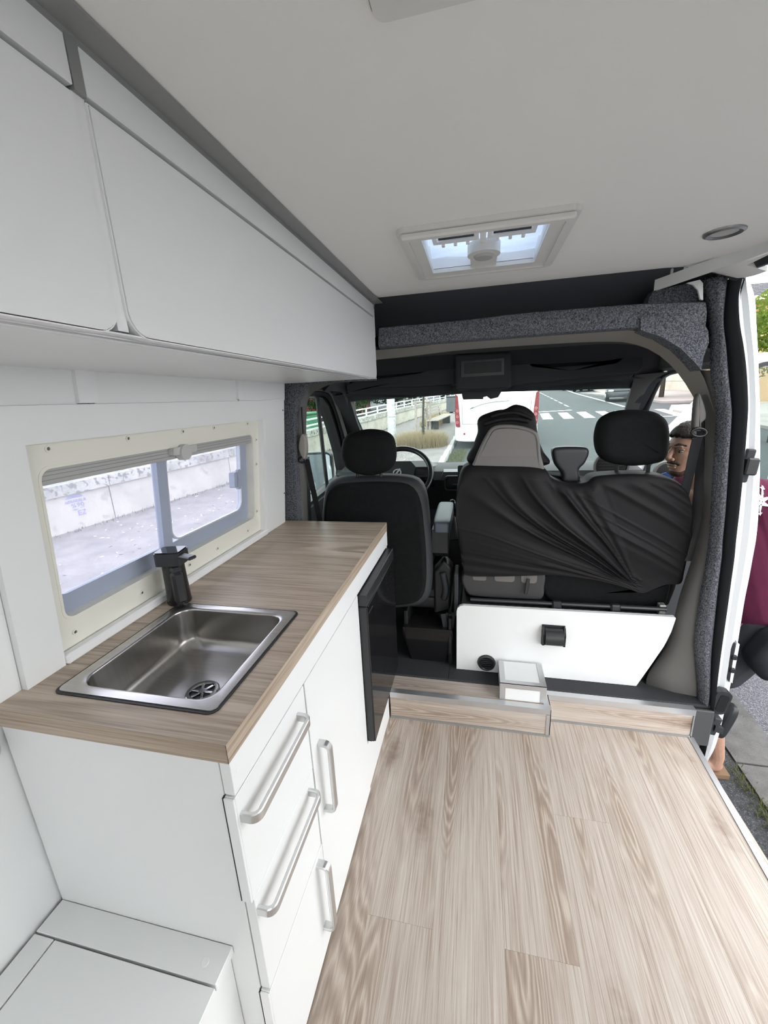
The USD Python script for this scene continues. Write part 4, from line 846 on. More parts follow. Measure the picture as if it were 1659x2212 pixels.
# bulkhead arch trim and pillar covers
ao = A(1.725, [(806, 757), (900, 749), (1000, 736), (1190, 721), (1310, 714), (1385, 715), (1440, 731), (1490, 770), (1520, 815), (1534, 855), (1546, 900)])
ai = A(1.80, [(806, 778), (900, 768), (1000, 756), (1190, 743), (1310, 738), (1365, 742), (1412, 760), (1450, 790), (1478, 825), (1500, 862), (1519, 900)])
pillar('trim_6', ao, ai, (0, 0.02, 0.015), ARCH, 'grey arch trim of the bulkhead')
go = A(1.722, [(1534, 800), (1541, 860), (1546, 900), (1540, 1004), (1535, 1100), (1531, 1160), (1526, 1200), (1518, 1250), (1509, 1300), (1499, 1390), (1504, 1450), (1507, 1518)])
gi = A(1.775, [(1503, 800), (1510, 860), (1522, 900), (1521, 1004), (1518, 1100), (1508, 1160), (1498, 1200), (1478, 1260), (1462, 1310), (1440, 1395), (1395, 1470), (1420, 1512)])
gm_ = [a*0.5+b*0.5+np.array([0, -0.012, 0]) for a, b in zip(go, gi)]
R_ = lambda q, n=60: resample(smoothline(q, 5), n)
bp = hold('pillar_3', 'pillar between cab and sliding door')
obj('pillar_cover', ribbon([R_(go), R_(gm_), R_(gi)], (0.03, 0.06, 0)), GREYP, bp, smooth=60, label='grey plastic pillar cover')
obj('door_seal', ribbon([R_(A(1.79, [(1521, 905), (1521, 1004), (1519, 1100), (1510, 1160), (1500, 1212)])), R_(A(1.81, [(1506, 905), (1502, 1004), (1494, 1100), (1484, 1160), (1466, 1212)]))], (0.03, 0.05, 0)), BLACK, bp, smooth=60)
Lf = [(1521, 600), (1524, 650), (1531, 700), (1534, 760), (1534, 800), (1541, 860), (1546, 900), (1540, 1004), (1535, 1100), (1531, 1160), (1526, 1200), (1518, 1250), (1509, 1300), (1499, 1390), (1504, 1450), (1506, 1515), (1492, 1600), (1486, 1622)]
Df = [(1572, 600), (1566, 650), (1562, 700), (1568, 750), (1572, 800), (1578, 860), (1580, 900), (1573, 1004), (1567, 1100), (1561, 1160), (1559, 1200), (1553, 1250), (1548, 1300), (1538, 1400), (1535, 1450), (1531, 1515), (1511, 1600), (1505, 1624)]
N_ = 90
fa, fd_ = R_(A(1.712, Lf), N_), R_(A(1.690, Df), N_)
fm = [fa*(1-t)+fd_*t+[0, -0.030*math.sin(math.pi*t)**0.8, 0] for t in (0.15, 0.35, 0.55, 0.75, 0.9)]
obj('felt_column', ribbon([fa]+fm+[fd_], (0.055, 0.10, 0)), FELT, bp, smooth=60, label='grey felt covering of the pillar')
Sf = [(1604, 600), (1593, 640), (1597, 700), (1606, 750), (1612, 800), (1615, 860), (1614, 900), (1606, 1004), (1596, 1100), (1589, 1160), (1585, 1200), (1578, 1250), (1571, 1300), (1556, 1400), (1549, 1450), (1540, 1515), (1524, 1605), (1518, 1636)]
sa, sb = R_(A(1.688, [(a-2, b) for a, b in Df]), N_), R_(A(1.665, Sf), N_)
q1 = sa*0.72+sb*0.28+[0, 0.020, 0]; q2 = sa*0.45+sb*0.55+[0, -0.020, 0]; q3 = sa*0.2+sb*0.8+[0, -0.022, 0]; q4 = sa*0.08+sb*0.92+[0, -0.004, 0]
obj('rubber_seal', ribbon([sa, q1, q2, q3, q4, sb], (0.03, 0.05, 0)), RUBBER, bp, smooth=60, label='dark rubber sliding-door seal')
Wf = [(1612, 590), (1630, 640), (1634, 700), (1637, 750), (1639, 800), (1641, 860), (1642, 900), (1642, 1004), (1639, 1100), (1634, 1160), (1627, 1200), (1618, 1250), (1608, 1300), (1592, 1400), (1584, 1450), (1570, 1515), (1548, 1605), (1526, 1650)]
wa, wb = R_(A(1.672, [(a-1, b) for a, b in Sf]), N_), R_(A(1.73, Wf), N_)
w1 = wa*0.6+wb*0.4+[0, 0.012, 0]; w2 = wa*0.42+wb*0.58+[0, -0.006, 0]
obj('painted_jamb', ribbon([wa, w1, w2, wb], (-0.02, 0.09, 0)), PAINT, bp, smooth=25, label='white painted door jamb')
def on_jamb(px, py, f=0.5, d=0.0): return aty(px, py, 1.69+0.02*f+d)
p = on_jamb(1619, 1007, d=-0.03); lk = obj('buffer', T(cbox(-0.019, 0.019, -0.02, 0.03, -0.030, 0.030, 0.005), rot([0, 1, 0], 4), p), BLACK_SATIN, bp)
obj('buffer_plate', T(cbox(-0.017, 0.012, 0.005, 0.03, -0.060, 0.058, 0.004), rot([0, 1, 0], 6), p), GREYD, lk)
p = on_jamb(1583, 1432); obj('slot_frame', hull([aty(a, b, 1.705)+[0, dy, 0] for a, b in ((1573, 1470), (1582, 1476), (1598, 1392), (1592, 1386)) for dy in (0, 0.03)]), PAINT, bp)
obj('dark_slot', hull([aty(a, b, 1.700)+[0, dy, 0] for a, b in ((1571, 1466), (1576, 1474), (1589, 1390), (1584, 1393), (1579, 1402)) for dy in (0, 0.01)]), BLACK, bp)
for a, b in ((1583, 1420), (1579, 1448)): obj('slot_clip', T(cbox(-0.008, 0.008, -0.006, 0.004, -0.010, 0.010, 0.002), None, aty(a+3, b, 1.699)), BLACK, bp)
p = aty(1553, 1510, 1.688)
lp_ = obj('lock_recess', T(slab_y(rpoly(-0.030, 0.028, -0.058, 0.052, 0.022), -0.022, 0.01), rot([0, 1, 0], 10), p), BLACK_SATIN, bp)
obj('recess_hole', T(slab_y(rpoly(-0.014, 0.020, -0.044, 0.036, 0.010), -0.0235, -0.02), rot([0, 1, 0], 10), p), BLACK_GLOSS, lp_)
p = aty(1543, 1563, 1.680)
st_ = obj('striker', T(cbox(-0.022, 0.010, -0.02, 0.02, -0.045, 0.040, 0.004), rot([0, 1, 0], 12), p), GREYD, bp)
obj('striker_wedge', T(hull([(-0.01, -0.03, 0.012), (0.026, -0.02, -0.004), (0.026, -0.02, -0.034), (-0.012, -0.03, -0.014), (-0.01, 0.0, 0.012), (0.026, 0.0, -0.004), (0.026, 0.0, -0.034)]), None, p), BLACK_SATIN, st_)
obj('side_bumper', T(cushion((0, 0, 0), (0.018, 0.03, 0.085), 4), rot([0, 1, 0], 14), aty(1567, 1556, 1.76)), BLACK_SATIN, bp, smooth=50)
# sliding door header and upper rail
hdr = hold('door_1', 'head of the sliding door opening with its guide rail')
h1 = [(1602, 604), (1612, 594), (1630, 582), (1659, 572)]
h0 = [(1566, 600), (1580, 582), (1610, 566), (1659, 548)]
q = np.array([aty(*h1[0], 1.665), aty(*h1[1], 1.655), aty(*h1[2], 1.60), aty(*h1[3], 1.45)]); q_ = np.array([aty(*h0[0], 1.67), aty(*h0[1], 1.65), aty(*h0[2], 1.57), aty(*h0[3], 1.42)])
ext = lambda Q, x, z: np.vstack([Q, [[x, 1.0, z], [x+0.01, 0.2, z]]])
obj('head_seal', ribbon([R_(ext(q_, 0.79, 1.725), 40), R_(ext((q+q_)/2+[0, -0.012, -0.01], 0.82, 1.71), 40), R_(ext(q, 0.86, 1.715), 40)], (0.03, 0.03, 0.03)), RUBBER, hdr, smooth=50)
pA, pB = atz(1412, 628, 1.735), atz(1659, 544, 1.735); zt = aty(1412, 605, pA[1])[2]
rl = smoothline([pA, pA*0.5+pB*0.5, pB, (0.775, 0.95, 1.735), (0.785, 0.3, 1.735), (0.785, -0.2, 1.735)], 6)
rails = [rl, rl*[1, 1, 0]+[0, 0, zt], rl*[1, 1, 0]+[0.012, 0, zt], rl+[0.012, 0, 0]]
obj('guide_rail', loft(np.stack(rails, 1)), mat('rail_white_metal', (0.72, 0.73, 0.72), 0.4), hdr)
for t in (0.16, 0.3):
    p = pA*(1-t)+pB*t; obj('rail_screw', T(lathe([(0.0045, 0), (0.0045, 0.016), (0.003, 0.02), (0.0001, 0.021)], 10), None, (p[0]+0.008, p[1]+0.004, zt-0.002)), ALU, hdr)
obj('rail_bracket', trace_y([(1484, 611), (1512, 604), (1519, 612), (1519, 648), (1513, 646), (1508, 626), (1498, 615)], 1.655, 0.008), mat('bracket_white', (0.62, 0.63, 0.62), 0.45), hdr)
# B pillar on the driver side
b4 = hold('pillar_4', 'pillar between cab and side wall on the driver side')
obj('felt_cover', trace_y([(590, 820), (662, 826), (640, 865), (634, 900), (636, 1000), (640, 1060), (644, 1140), (590, 1140)], 1.665, 0.05), FELT, b4, label='grey felt covering of the pillar')
obj('pillar_cover', ribbon([R_(A(1.70, [(640, 860), (634, 900), (636, 1000), (640, 1060), (646, 1150)]), 40), R_(A(1.72, [(655, 842), (650, 900), (649, 1000), (652, 1060), (658, 1150)]), 40), R_(A(1.76, [(668, 836), (662, 900), (662, 1000), (663, 1060), (666, 1150)]), 40)], (-0.035, 0.05, 0)), GREYP, b4, smooth=60)
obj('belt_slot', T(cbox(-0.004, 0.004, -0.004, 0.004, -0.07, 0.07, 0.002), rot([0, 1, 0], 2), aty(654, 915, 1.705)), BLACK, b4)
obj('door_seal', ribbon([R_(A(1.77, [(650, 990), (652, 1060), (655, 1150)]), 20), R_(A(1.79, [(662, 990), (664, 1060), (668, 1150)]), 20)], (-0.01, 0.06, 0)), BLACK, b4)
obj('arch_corner', ribbon([R_(A(1.72, [(640, 862), (652, 838), (690, 812), (760, 790)]), 20), R_(A(1.80, [(664, 870), (672, 852), (700, 836), (765, 812)]), 20)], (-0.01, 0.04, 0.02)), GREYP, b4, smooth=60)
# seat belts
def belt(name, label, pts, w, m=BLACK):
    t = thing(name, label, 'seat belt')
    P = np.array(pts, float); d = np.gradient(P, axis=0); d /= np.linalg.norm(d, axis=1, keepdims=True); s = np.cross(d, [0, 1.0, 0]); s /= np.linalg.norm(s, axis=1, keepdims=True)
    obj('webbing', ribbon([P-s*w, P+s*w], (0, 0.003, 0)), m, t); return t
r_b = belt('seat_belt', 'black seat belt hanging from the pillar by the sliding door', smoothline([aty(1507, 946, 1.72), aty(1500, 975, 1.74), aty(1488, 1030, 1.77), aty(1473, 1090, 1.80)]), 0.0165)
obj('upper_guide', pillow(outline([(1500, 862), (1508, 850), (1516, 868), (1522, 890), (1521, 905), (1512, 914), (1512, 930), (1496, 928), (1496, 905)], 1.72, 50, 4), 1.705, 0.03, 0.008), GREYP, r_b, smooth=50)
obj('buckle_ring', tube([aty(1510+16*math.cos(a), 934+9*math.sin(a), 1.70) for a in np.linspace(0, 2*np.pi, 20, endpoint=False)], 0.005, 8, closed=True), BLACK_GLOSS, r_b, smooth=True)
l_b = belt('seat_belt', 'black seat belt running down behind the driver seat', smoothline([aty(662, 992, 1.73), aty(672, 1040, 1.75), aty(682, 1085, 1.77), aty(692, 1130, 1.78)]), 0.013)
obj('upper_guide', pillow(outline([(649, 960), (653, 940), (660, 937), (665, 950), (666, 975), (662, 990), (655, 985), (650, 972)], 1.71), 1.685, 0.03, 0.008), mat('belt_guide_beige', (0.30, 0.28, 0.25), 0.5), l_b, smooth=50)
obj('buckle_ring', tube([aty(653+6*math.cos(a), 993+6*math.sin(a), 1.70) for a in np.linspace(0, 2*np.pi, 16, endpoint=False)], 0.005, 6, closed=True), BLACK_GLOSS, l_b, smooth=True)
# driver's door
dd = hold('door_2', 'driver door with its side window')
XD = -0.925
whole = [(1.72, 0.10), (1.72, 1.56), (2.55, 1.56), (2.70, 1.46), (3.05, 1.0), (3.05, 0.10)]
hole_d = [(1.86, 0.862), (1.86, 1.452), (2.32, 1.462), (2.46, 1.452), (2.56, 1.40), (2.66, 1.26), (2.76, 1.08), (2.80, 0.95), (2.78, 0.915)]
obj('door_panel', slab_x(poly(whole, [hole_d]), XD-0.07, XD), BLACK, dd)
obj('door_trim', slab_x(poly([(1.80, 0.15), (1.80, 0.84), (2.80, 0.90), (2.95, 0.85), (2.95, 0.15)]), XD, XD+0.02), GREYD, dd)
obj('window_glass', slab_x(poly([(1.84, 0.85), (1.84, 1.46), (2.33, 1.47), (2.47, 1.46), (2.57, 1.41), (2.67, 1.27), (2.77, 1.09), (2.81, 0.94)]), XD-0.045, XD-0.041), GLASS_TINT, dd)
obj('window_divider', tube([(XD-0.02, 2.42, 1.462), (XD-0.01, 2.44, 0.88)], 0.013, 8), BLACK, dd)
obj('seal', tube(smoothline([(XD+0.01, 1.9, 1.475), (XD+0.012, 2.30, 1.485), (XD+0.015, 2.48, 1.475), (XD+0.015, 2.60, 1.41), (XD+0.018, 2.72, 1.24), (XD+0.02, 2.82, 1.03)]), 0.020, 8), BLACK, dd, smooth=True)
obj('frame_strip', tube(smoothline([(XD+0.03, 1.9, 1.490), (XD+0.032, 2.25, 1.500), (XD+0.036, 2.46, 1.490), (XD+0.038, 2.575, 1.43), (XD+0.042, 2.70, 1.26), (XD+0.045, 2.77, 1.12)]), 0.012, 8), GREYP, dd, smooth=True)
obj('outer_skin', slab_x(poly([(1.75, -0.30), (1.75, 0.84), (2.9, 0.90), (3.2, 0.85), (3.2, -0.30)]), XD-0.085, XD-0.071), PAINT, dd)
# wing mirror on the driver side
wm = thing('wing_mirror', 'tall wing mirror seen through the driver window', 'mirror')
MIR = mat('mirror_silver', (0.80, 0.86, 0.90), 0.03, metal=1.0)
MR, MC = rot([0, 0, 1], 11), np.array([-1.11, 2.75, 0])
def mir(z0, z1, r): return rpoly(-0.115, 0.10, z0, z1, r)
def mput(m): return T(T(m, None, (0, -2.47, 0)), MR, MC)
obj('housing', mput(slab_y(mir(0.78, 1.085, 0.045).union(mir(0.64, 0.77, 0.04)), 2.475, 2.56)), BLACK_SATIN, wm)
obj('mirror_glass', mput(slab_y(mir(0.79, 1.075, 0.040).buffer(-0.005), 2.470, 2.4745)), MIR, wm)
obj('mirror_glass', mput(slab_y(mir(0.65, 0.76, 0.036).buffer(-0.005), 2.470, 2.4745)), MIR, wm, label='small wide-angle mirror below')
obj('mirror_arm', tube([(-1.08, 2.80, 0.80), (-0.96, 2.84, 0.78)], 0.03, 10), BLACK_SATIN, wm)
# visors, console, interior mirror
VIS = mat('visor_cloth', (0.040, 0.043, 0.044), 0.85)
def visor(pix, label, y=2.44):
    t = thing('sun_visor', label, 'sun visor'); obj('pad', pillow(outline(pix, y, 60, 6), y, 0.035, 0.012), VIS, t, smooth=50); return t
v1 = visor([(757, 843), (762, 832), (790, 826), (860, 823), (960, 821), (972, 826), (975, 840), (968, 850), (900, 853), (780, 853), (762, 851)], 'dark folded sun visor on the driver side of the windscreen')
obj('clip', T(cbox(-0.02, 0.02, 0, 0.02, -0.01, 0.01, 0.003), None, aty(968, 820, 2.44)), BLACK, v1)
v2_ = visor([(1108, 832), (1116, 820), (1180, 815), (1280, 807), (1355, 800), (1369, 801), (1370, 811), (1350, 818), (1250, 828), (1160, 838), (1115, 841)], 'dark folded sun visor on the passenger side of the windscreen')
obj('mount', T(cbox(-0.02, 0.02, 0, 0.02, -0.01, 0.01, 0.003), None, aty(1360, 800, 2.44)), BLACK, v2_)
for pix in ([(750, 850), (748, 832), (764, 824), (860, 812), (905, 806), (930, 796), (988, 794), (990, 830), (900, 836), (800, 838)], [(1100, 782), (1138, 780), (1152, 790), (1200, 792), (1300, 785), (1332, 782), (1350, 768), (1378, 764), (1388, 772), (1390, 792), (1380, 804), (1300, 812), (1180, 826), (1100, 834)]):
    q_ = poly([tuple(aty(a, b, 2.41)[[0, 2]]) for a, b in pix]).buffer(-0.006).buffer(0.006)
    struct('header_shelf', pillow(resample(np.array(q_.exterior.coords), 90)[:-1], 2.41, 0.10, 0.006, steps=3), GREYD, smooth=50, label='dark moulded shelf above the windscreen')
oc = thing('overhead_console', 'dark moulded console above the mirror with a shallow slot', 'console')
obj('body', pillow(outline([(984, 800), (984, 770), (990, 764), (1050, 762), (1098, 760), (1104, 766), (1105, 800), (1104, 834), (1090, 840), (1040, 843), (1000, 843), (985, 838)], 2.33, 60, 3), 2.33, 0.12, 0.014), GREYD, oc, smooth=50)
sl = obj('slot', trace_y([(1003, 785), (1083, 779), (1083, 803), (1003, 808)], 2.328, 0.006), BLACK, oc)
obj('slot_frame', trace_y([(996, 780), (1089, 773), (1089, 809), (996, 815)], 2.322, 0.010, [[(1003, 785), (1083, 779), (1083, 803), (1003, 808)]]), BLACK_SATIN, oc)
mr = thing('rear_view_mirror', 'dark interior mirror and sensor box at the windscreen top', 'mirror')
obj('sensor_box', trace_y([(994, 835), (1040, 832), (1084, 832), (1083, 846), (1076, 858), (1060, 862), (1052, 856), (1044, 858), (1043, 862), (1000, 862)], 2.50, 0.05), BLACK, mr)
obj('mirror_back', trace_y([(1000, 846), (1042, 845), (1044, 862), (1001, 863)], 2.47, 0.02), BLACK, mr)
# closing skins so that daylight enters only through the glass
struct('cab_side', slab_x(poly([(2.55, 1.56), (1.70, 1.56), (1.70, 1.80), (2.30, 1.80), (2.75, 1.46)]), -0.97, -0.90), GREYD, label='inner skin above the driver door')
struct('cab_side', ribbon([[(0.925, 1.80, 1.50), (0.925, 2.48, 1.50), (0.92, 2.60, 1.46)], [(0.865, 1.80, 1.70), (0.865, 2.40, 1.66), (0.88, 2.56, 1.56)], [(0.79, 1.80, 1.88), (0.80, 2.2, 1.86), (0.82, 2.50, 1.72)]], (-0.02, 0, 0.01)), HEADLINER, label='inner skin above the passenger door')
struct('cab_roof', ribbon([[(-0.95, 2.05, 1.91), (0.82, 2.05, 1.91)], [(-0.95, 2.45, 1.80), (0.84, 2.45, 1.80)], [(-0.92, 2.66, 1.50), (0.93, 2.66, 1.50)]], (0, 0.02, 0.02)), PAINT, label='white roof skin over the cab')
pdr = hold('passenger_opening', 'opening of the passenger door')
obj('seal', tube(smoothline([(0.955, 2.0, 1.500), (0.955, 2.30, 1.503), (0.953, 2.52, 1.485), (0.95, 2.62, 1.42), (0.945, 2.72, 1.27), (0.94, 2.80, 1.12), (0.94, 2.88, 0.98)]), 0.018, 8), BLACK, pdr, smooth=True)
obj('lower_skin', slab_x(poly([(2.95, -0.3), (2.95, 0.98), (3.15, 0.95), (3.15, -0.3)]), 0.93, 0.98), PAINT, pdr)
# ================================================================ outside: ground planes rise ahead of the van
SL = 0.04
def gz(y): return -0.55 + SL*(np.asarray(y, float)-2.0)
def sh(m):
    if isinstance(m, G): m = m.tm()
    v, f, _ = meshkit.arrays(m); v = np.array(v, float); v[:, 2] += gz(v[:, 1]); return trimesh.Trimesh(v, f, process=False)
def ground(p, top, thick=0.15): return sh(slab_z(p, top-thick, top))
ASPH = mat('road_asphalt', (0.068, 0.076, 0.080), 0.9, vary=(90, 0.30), speck=(260, (0.14, 0.15, 0.155), 0.60), bump=(200, 0.5, 0.004))
ASPH2 = mat('parking_asphalt', (0.060, 0.062, 0.066), 0.9, vary=(60, 0.4), speck=(200, (0.24, 0.24, 0.25), 0.62), bump=(160, 0.6, 0.005))
GRIT = mat('coarse_grit_asphalt', (0.115, 0.115, 0.128), 0.9, vary=(70, 0.35), speck=(150, (0.25, 0.25, 0.275), 0.55), bump=(90, 0.9, 0.008))
CONC = mat('gutter_concrete', (0.125, 0.122, 0.12), 0.9, vary=(9, 0.25), speck=(320, (0.20, 0.195, 0.185), 0.60), bump=(120, 0.4, 0.003))
PAVE = mat('pavement_concrete', (0.215, 0.203, 0.198), 0.9, vary=(3.2, 0.20), speck=(38, (0.42, 0.40, 0.37), 0.66), bump=(40, 0.4, 0.004))
PAVER = mat('far_pavement', (0.30, 0.275, 0.265), 0.9, vary=(1.2, 0.12))
LINE = mat('road_paint', (0.62, 0.66, 0.66), 0.8, vary=(40, 0.2))
WALLC = mat('pale_render', (0.50, 0.48, 0.42), 0.9, vary=(1.6, 0.18), speck=(5.5, (0.40, 0.38, 0.33), 0.62), bump=(60, 0.3, 0.003))
COPE = mat('weathered_coping', (0.42, 0.42, 0.38), 0.9, vary=(2.5, 0.30), speck=(14, (0.20, 0.205, 0.185), 0.54), bump=(60, 0.4, 0.004))
RAILW = mat('railing_white', (0.66, 0.70, 0.70), 0.5)
rd = struct('road', ground(sg.Polygon([(-40, -40), (60, -40), (60, 150), (-40, 150)]), -0.02), ASPH, label='grey asphalt road rising ahead')
bay = struct('parking_bay', ground(poly([(-1.3, -20), (1.38, -20), (1.38, 8.5), (-0.9, 8.5)]), -0.006, 0.05), ASPH2, label='dark asphalt of the parking bay')
grit = struct('verge', ground(poly([(1.65, -20), (12, -20), (12, 7.0), (1.65, 7.0)]), -0.004, 0.05), GRIT, label='coarse light asphalt beside the gutter')
gt = hold('gutter', 'strip of concrete gutter slabs along the kerb side')
y = -6.0
while y < 7:
    L_ = 1.16; obj('slab', ground(sg.box(1.384, y+0.006, 1.648, y+L_-0.006), 0.004, 0.06), CONC, gt); y += L_
kerb_x = lambda y: -1.08+0.028*y
pv = hold('pavement', 'pale concrete pavement along the boundary wall')
obj('pavement_slab', ground(poly([(-9, -15), (kerb_x(-15)-0.13, -15), (kerb_x(40)-0.13, 40), (1.5, 48), (-1.8, 30), (-3.5, 22), (-9, 22)]), 0.12, 0.16), PAVE, pv)
kb_ = hold('kerb', 'light kerb stones of the pavement')
for k in range(40):
    y = -6+k*1.0
    obj('kerb_stone', sh(T(cbox(-0.13, 0, 0.006, 0.994, -0.06, 0.124, 0.012), None, (kerb_x(y), y, 0))), mat('kerb_stone', (0.50, 0.50, 0.49), 0.85, vary=(12, 0.2)) if k == 0 else UsdShade.Material.Get(stage, '/World/Looks/kerb_stone'), kb_)
WP = np.array([(-7.0, -3.0), (-6.35, 3.5), (-5.95, 5.5), (-5.25, 8.5), (-4.65, 12), (-3.82, 19), (-3.25, 23), (-2.15, 28.3), (-1.0, 34), (1.2, 44)])
# fallen leaves and grit on the pavement
lf = G()
for k in range(900):
    y = rng.uniform(1.5, 16); x = rng.uniform(float(np.interp(y, WP[:, 1], WP[:, 0]))+0.25, -1.6); s = rng.uniform(0.012, 0.035); a = rng.uniform(0, 6.28)
    q = np.array([[s*math.cos(a), s*math.sin(a), 0.004], [-0.4*s*math.sin(a), 0.4*s*math.cos(a), 0.012], [-s*math.cos(a), -s*math.sin(a), 0.004], [0.4*s*math.sin(a), -0.4*s*math.cos(a), 0.002]])+[x, y, 0.121+gz(y)]
    lf.add((q, [[0, 1, 2], [0, 2, 3]]))
obj('leaf_litter', lf, mat('dry_leaf', (0.60, 0.53, 0.42), 0.8), label='dry leaves and specks scattered over the pavement', cat='leaves', kind='stuff')
# boundary wall with coping and railing
wpts = resample(smoothline(WP, 8), 400); dW = np.r_[0, np.cumsum(np.linalg.norm(np.diff(wpts, axis=0), axis=1))]
def wat(s): return np.array([np.interp(s, dW, wpts[:, 0]), np.interp(s, dW, wpts[:, 1])])
def wseg(s0, s1, in0, in1, z0, z1, n=6):
    """A piece of the wall between two arc lengths, in0..in1 behind its face."""
    rings = []
    for s in np.linspace(s0, s1, n):
        c = wat(s); t = wat(s+0.05)-wat(s-0.05); t /= np.linalg.norm(t); b = np.array([-t[1], t[0]])
        p0, p1 = c+b*in0, c+b*in1; g = float(gz(c[1]))+0.12
        rings.append([(p0[0], p0[1], g+z0), (p1[0], p1[1], g+z0), (p1[0], p1[1], g+z1), (p0[0], p0[1], g+z1)])
    return loft(rings)
hw = lambda s: 0.565-0.0035*max(0, dW[-1]*0+s-12)*0.9
bw = thing('boundary_wall', 'long pale rendered wall with weathered coping along the pavement', 'wall')
s_at = lambda y: float(np.interp(y, wpts[:, 1], dW))
joints = [s_at(-2.9)+0.1]
sj = s_at(5.52)
cuts = sorted([sj+2.62*k for k in range(-4, 16)])
cuts = [c for c in cuts if 0.2 < c < dW[-1]-0.3]
for a, b in zip(cuts[:-1], cuts[1:]):
    obj('wall_panel', wseg(a+0.008, b-0.008, 0.0, 0.25, -0.2, hw(a)), WALLC, bw)
    obj('joint', wseg(b-0.008, b+0.008, 0.012, 0.24, -0.2, hw(a)-0.01, 2), mat('wall_joint', (0.2, 0.19, 0.17), 0.9) if a == cuts[0] else UsdShade.Material.Get(stage, '/World/Looks/wall_joint'), bw)
    obj('coping_stone', wseg(a+0.004, b-0.004, -0.045, 0.30, hw(a), hw(a)+0.17), COPE, bw)
rg = thing('railing', 'white metal railing standing on the boundary wall', 'railing')
for a, b in zip(cuts[:-1], cuts[1:]):
    zt_ = hw(a)+0.17
    for k in range(2):
        c = wat(a+1.31*k+0.3); g = float(gz(c[1]))+0.12
        obj('post', cbox(c[0]-0.165, c[0]-0.105, c[1]-0.03, c[1]+0.03, g+zt_, g+zt_+0.30, 0.006), RAILW, rg)
    for z in (0.10, 0.27):
        obj('rail', wseg(a, b, 0.11, 0.16, zt_+z, zt_+z+0.045), RAILW, rg)
# stencilled notice on the wall
sten = thing('stencil_notice', 'faded blue stencilled writing on the pale wall', 'writing')
INK = mat('faded_blue_ink', (0.30, 0.30, 0.50), 0.9)
sc_ = s_at(5.0); cS = wat(sc_); tS = wat(sc_+0.05)-wat(sc_-0.05); tS /= np.linalg.norm(tS); nS = np.array([tS[1], -tS[0], 0.0])
gS = float(gz(cS[1]))+0.12
def on_wall(m, du, dz): # lettering (x right, y up) onto the wall face, read from the pavement
    R, t = frame_to(np.array([cS[0], cS[1], gS])+nS*0.004, [tS[0], tS[1], SL], [0, 0, 1]); m = T(m, None, (du, dz, 0)); return T(m, R, t)
def letters(txt, h, du, dz):
    m = meshkit.text_mesh(txt, h, 0.002, bold=True); w = m.bounds[1][0]-m.bounds[0][0]; return on_wall(T(m, None, (-w/2, 0, 0)), du, dz)
obj('text_line', letters('ARRAKALA', 0.042, 0.0, 0.425), INK, sten)
obj('text_line', letters('%90', 0.060, 0.01, 0.345), INK, sten)
obj('text_line', letters('EZ', 0.075, 0.05, 0.21), INK, sten)
g_ = G()
for k in range(3): g_.add(on_wall(T(slab_z(rpoly(-0.13+0.02*k, 0.12-0.012*k, 0, 0.012, 0.004), 0, 0.002)), 0, 0.492+0.017*k))
for a, b, c in ((-0.07, 0.02, 0.308), (0.05, 0.075, 0.318), (0.085, 0.11, 0.322), (-0.04, 0.0, 0.300)): g_.add(on_wall(slab_z(sg.box(a, 0, b, 0.008), 0, 0.002), 0, c))
obj('smudged_line', g_, INK, sten)
# weeds at the wall foot
def tufts(n, xy, h, spread, w=0.006, lean=0.5):
    g = G()
    for k in range(n):
        x, y = xy(); hh = h*rng.uniform(0.4, 1.1); a = rng.uniform(0, 6.28); l = lean*hh*rng.uniform(0.2, 1.2); d = np.array([math.cos(a), math.sin(a), 0]); s = np.array([-d[1], d[0], 0])*w*rng.uniform(0.6, 1.4)
        b = np.array([x, y, 0.0]); m1 = b+d*l*0.35+[0, 0, hh*0.6]; tp_ = b+d*l+[0, 0, hh*rng.uniform(0.8, 1.0)]
        g.add((np.array([b-s, b+s, m1-s*0.8, m1+s*0.8, tp_]), [[0, 1, 3], [0, 3, 2], [2, 3, 4]]))
    return g
def leafmat(name, c, trans=0.35):
    n = {'oi': ('geometry', {}), 'r': ('rgb_ramp', {'ramp': [(0, [x*0.6 for x in c]), (0.5, c), (1, [min(1, x*1.5) for x in c])]}), 'd': ('diffuse_bsdf', {}), 't': ('translucent_bsdf', {}), 'm': ('mix_closure', {'fac': trans})}
    return usdkit.material(stage, '/World/Looks/' + name, n, [('oi.random_per_island', 'r.fac'), ('r.color', 'd.color'), ('r.color', 't.color'), ('d.BSDF', 'm.closure1'), ('t.BSDF', 'm.closure2')], surface='m.closure')
STRAW = leafmat('dry_grass', (0.60, 0.50, 0.31)); WEED = leafmat('weed_green', (0.20, 0.22, 0.09)); LEAFD = leafmat('leaf_dark', (0.06, 0.115, 0.035)); LEAFL = leafmat('leaf_light', (0.22, 0.32, 0.06)); LEAFM = leafmat('leaf_mid', (0.085, 0.15, 0.05))
def wall_foot():
    s = rng.uniform(s_at(1), dW[-1]-2); c = wat(s); return c[0]+rng.uniform(0.0, 0.18), c[1]
obj('wall_weeds', sh(T(tufts(2600, wall_foot, 0.06, 0, 0.004), None, (0, 0, 0.12))), WEED, label='low weeds growing along the foot of the wall', cat='weeds', kind='stuff')
def clump(): r = 0.80*rng.random()**0.62; a = rng.uniform(0, 6.28); return -1.68+r*math.cos(a), 12.9+r*0.9*math.sin(a)
obj('dry_grass', sh(T(tufts(4200, clump, 0.50, 0, 0.0045, 0.9), None, (0, 0, 0.12))), STRAW, label='clump of dry yellow grass around the young tree', cat='grass', kind='stuff')
def strip(): return rng.uniform(-2.5, -1.55), rng.uniform(18.3, 23.8)
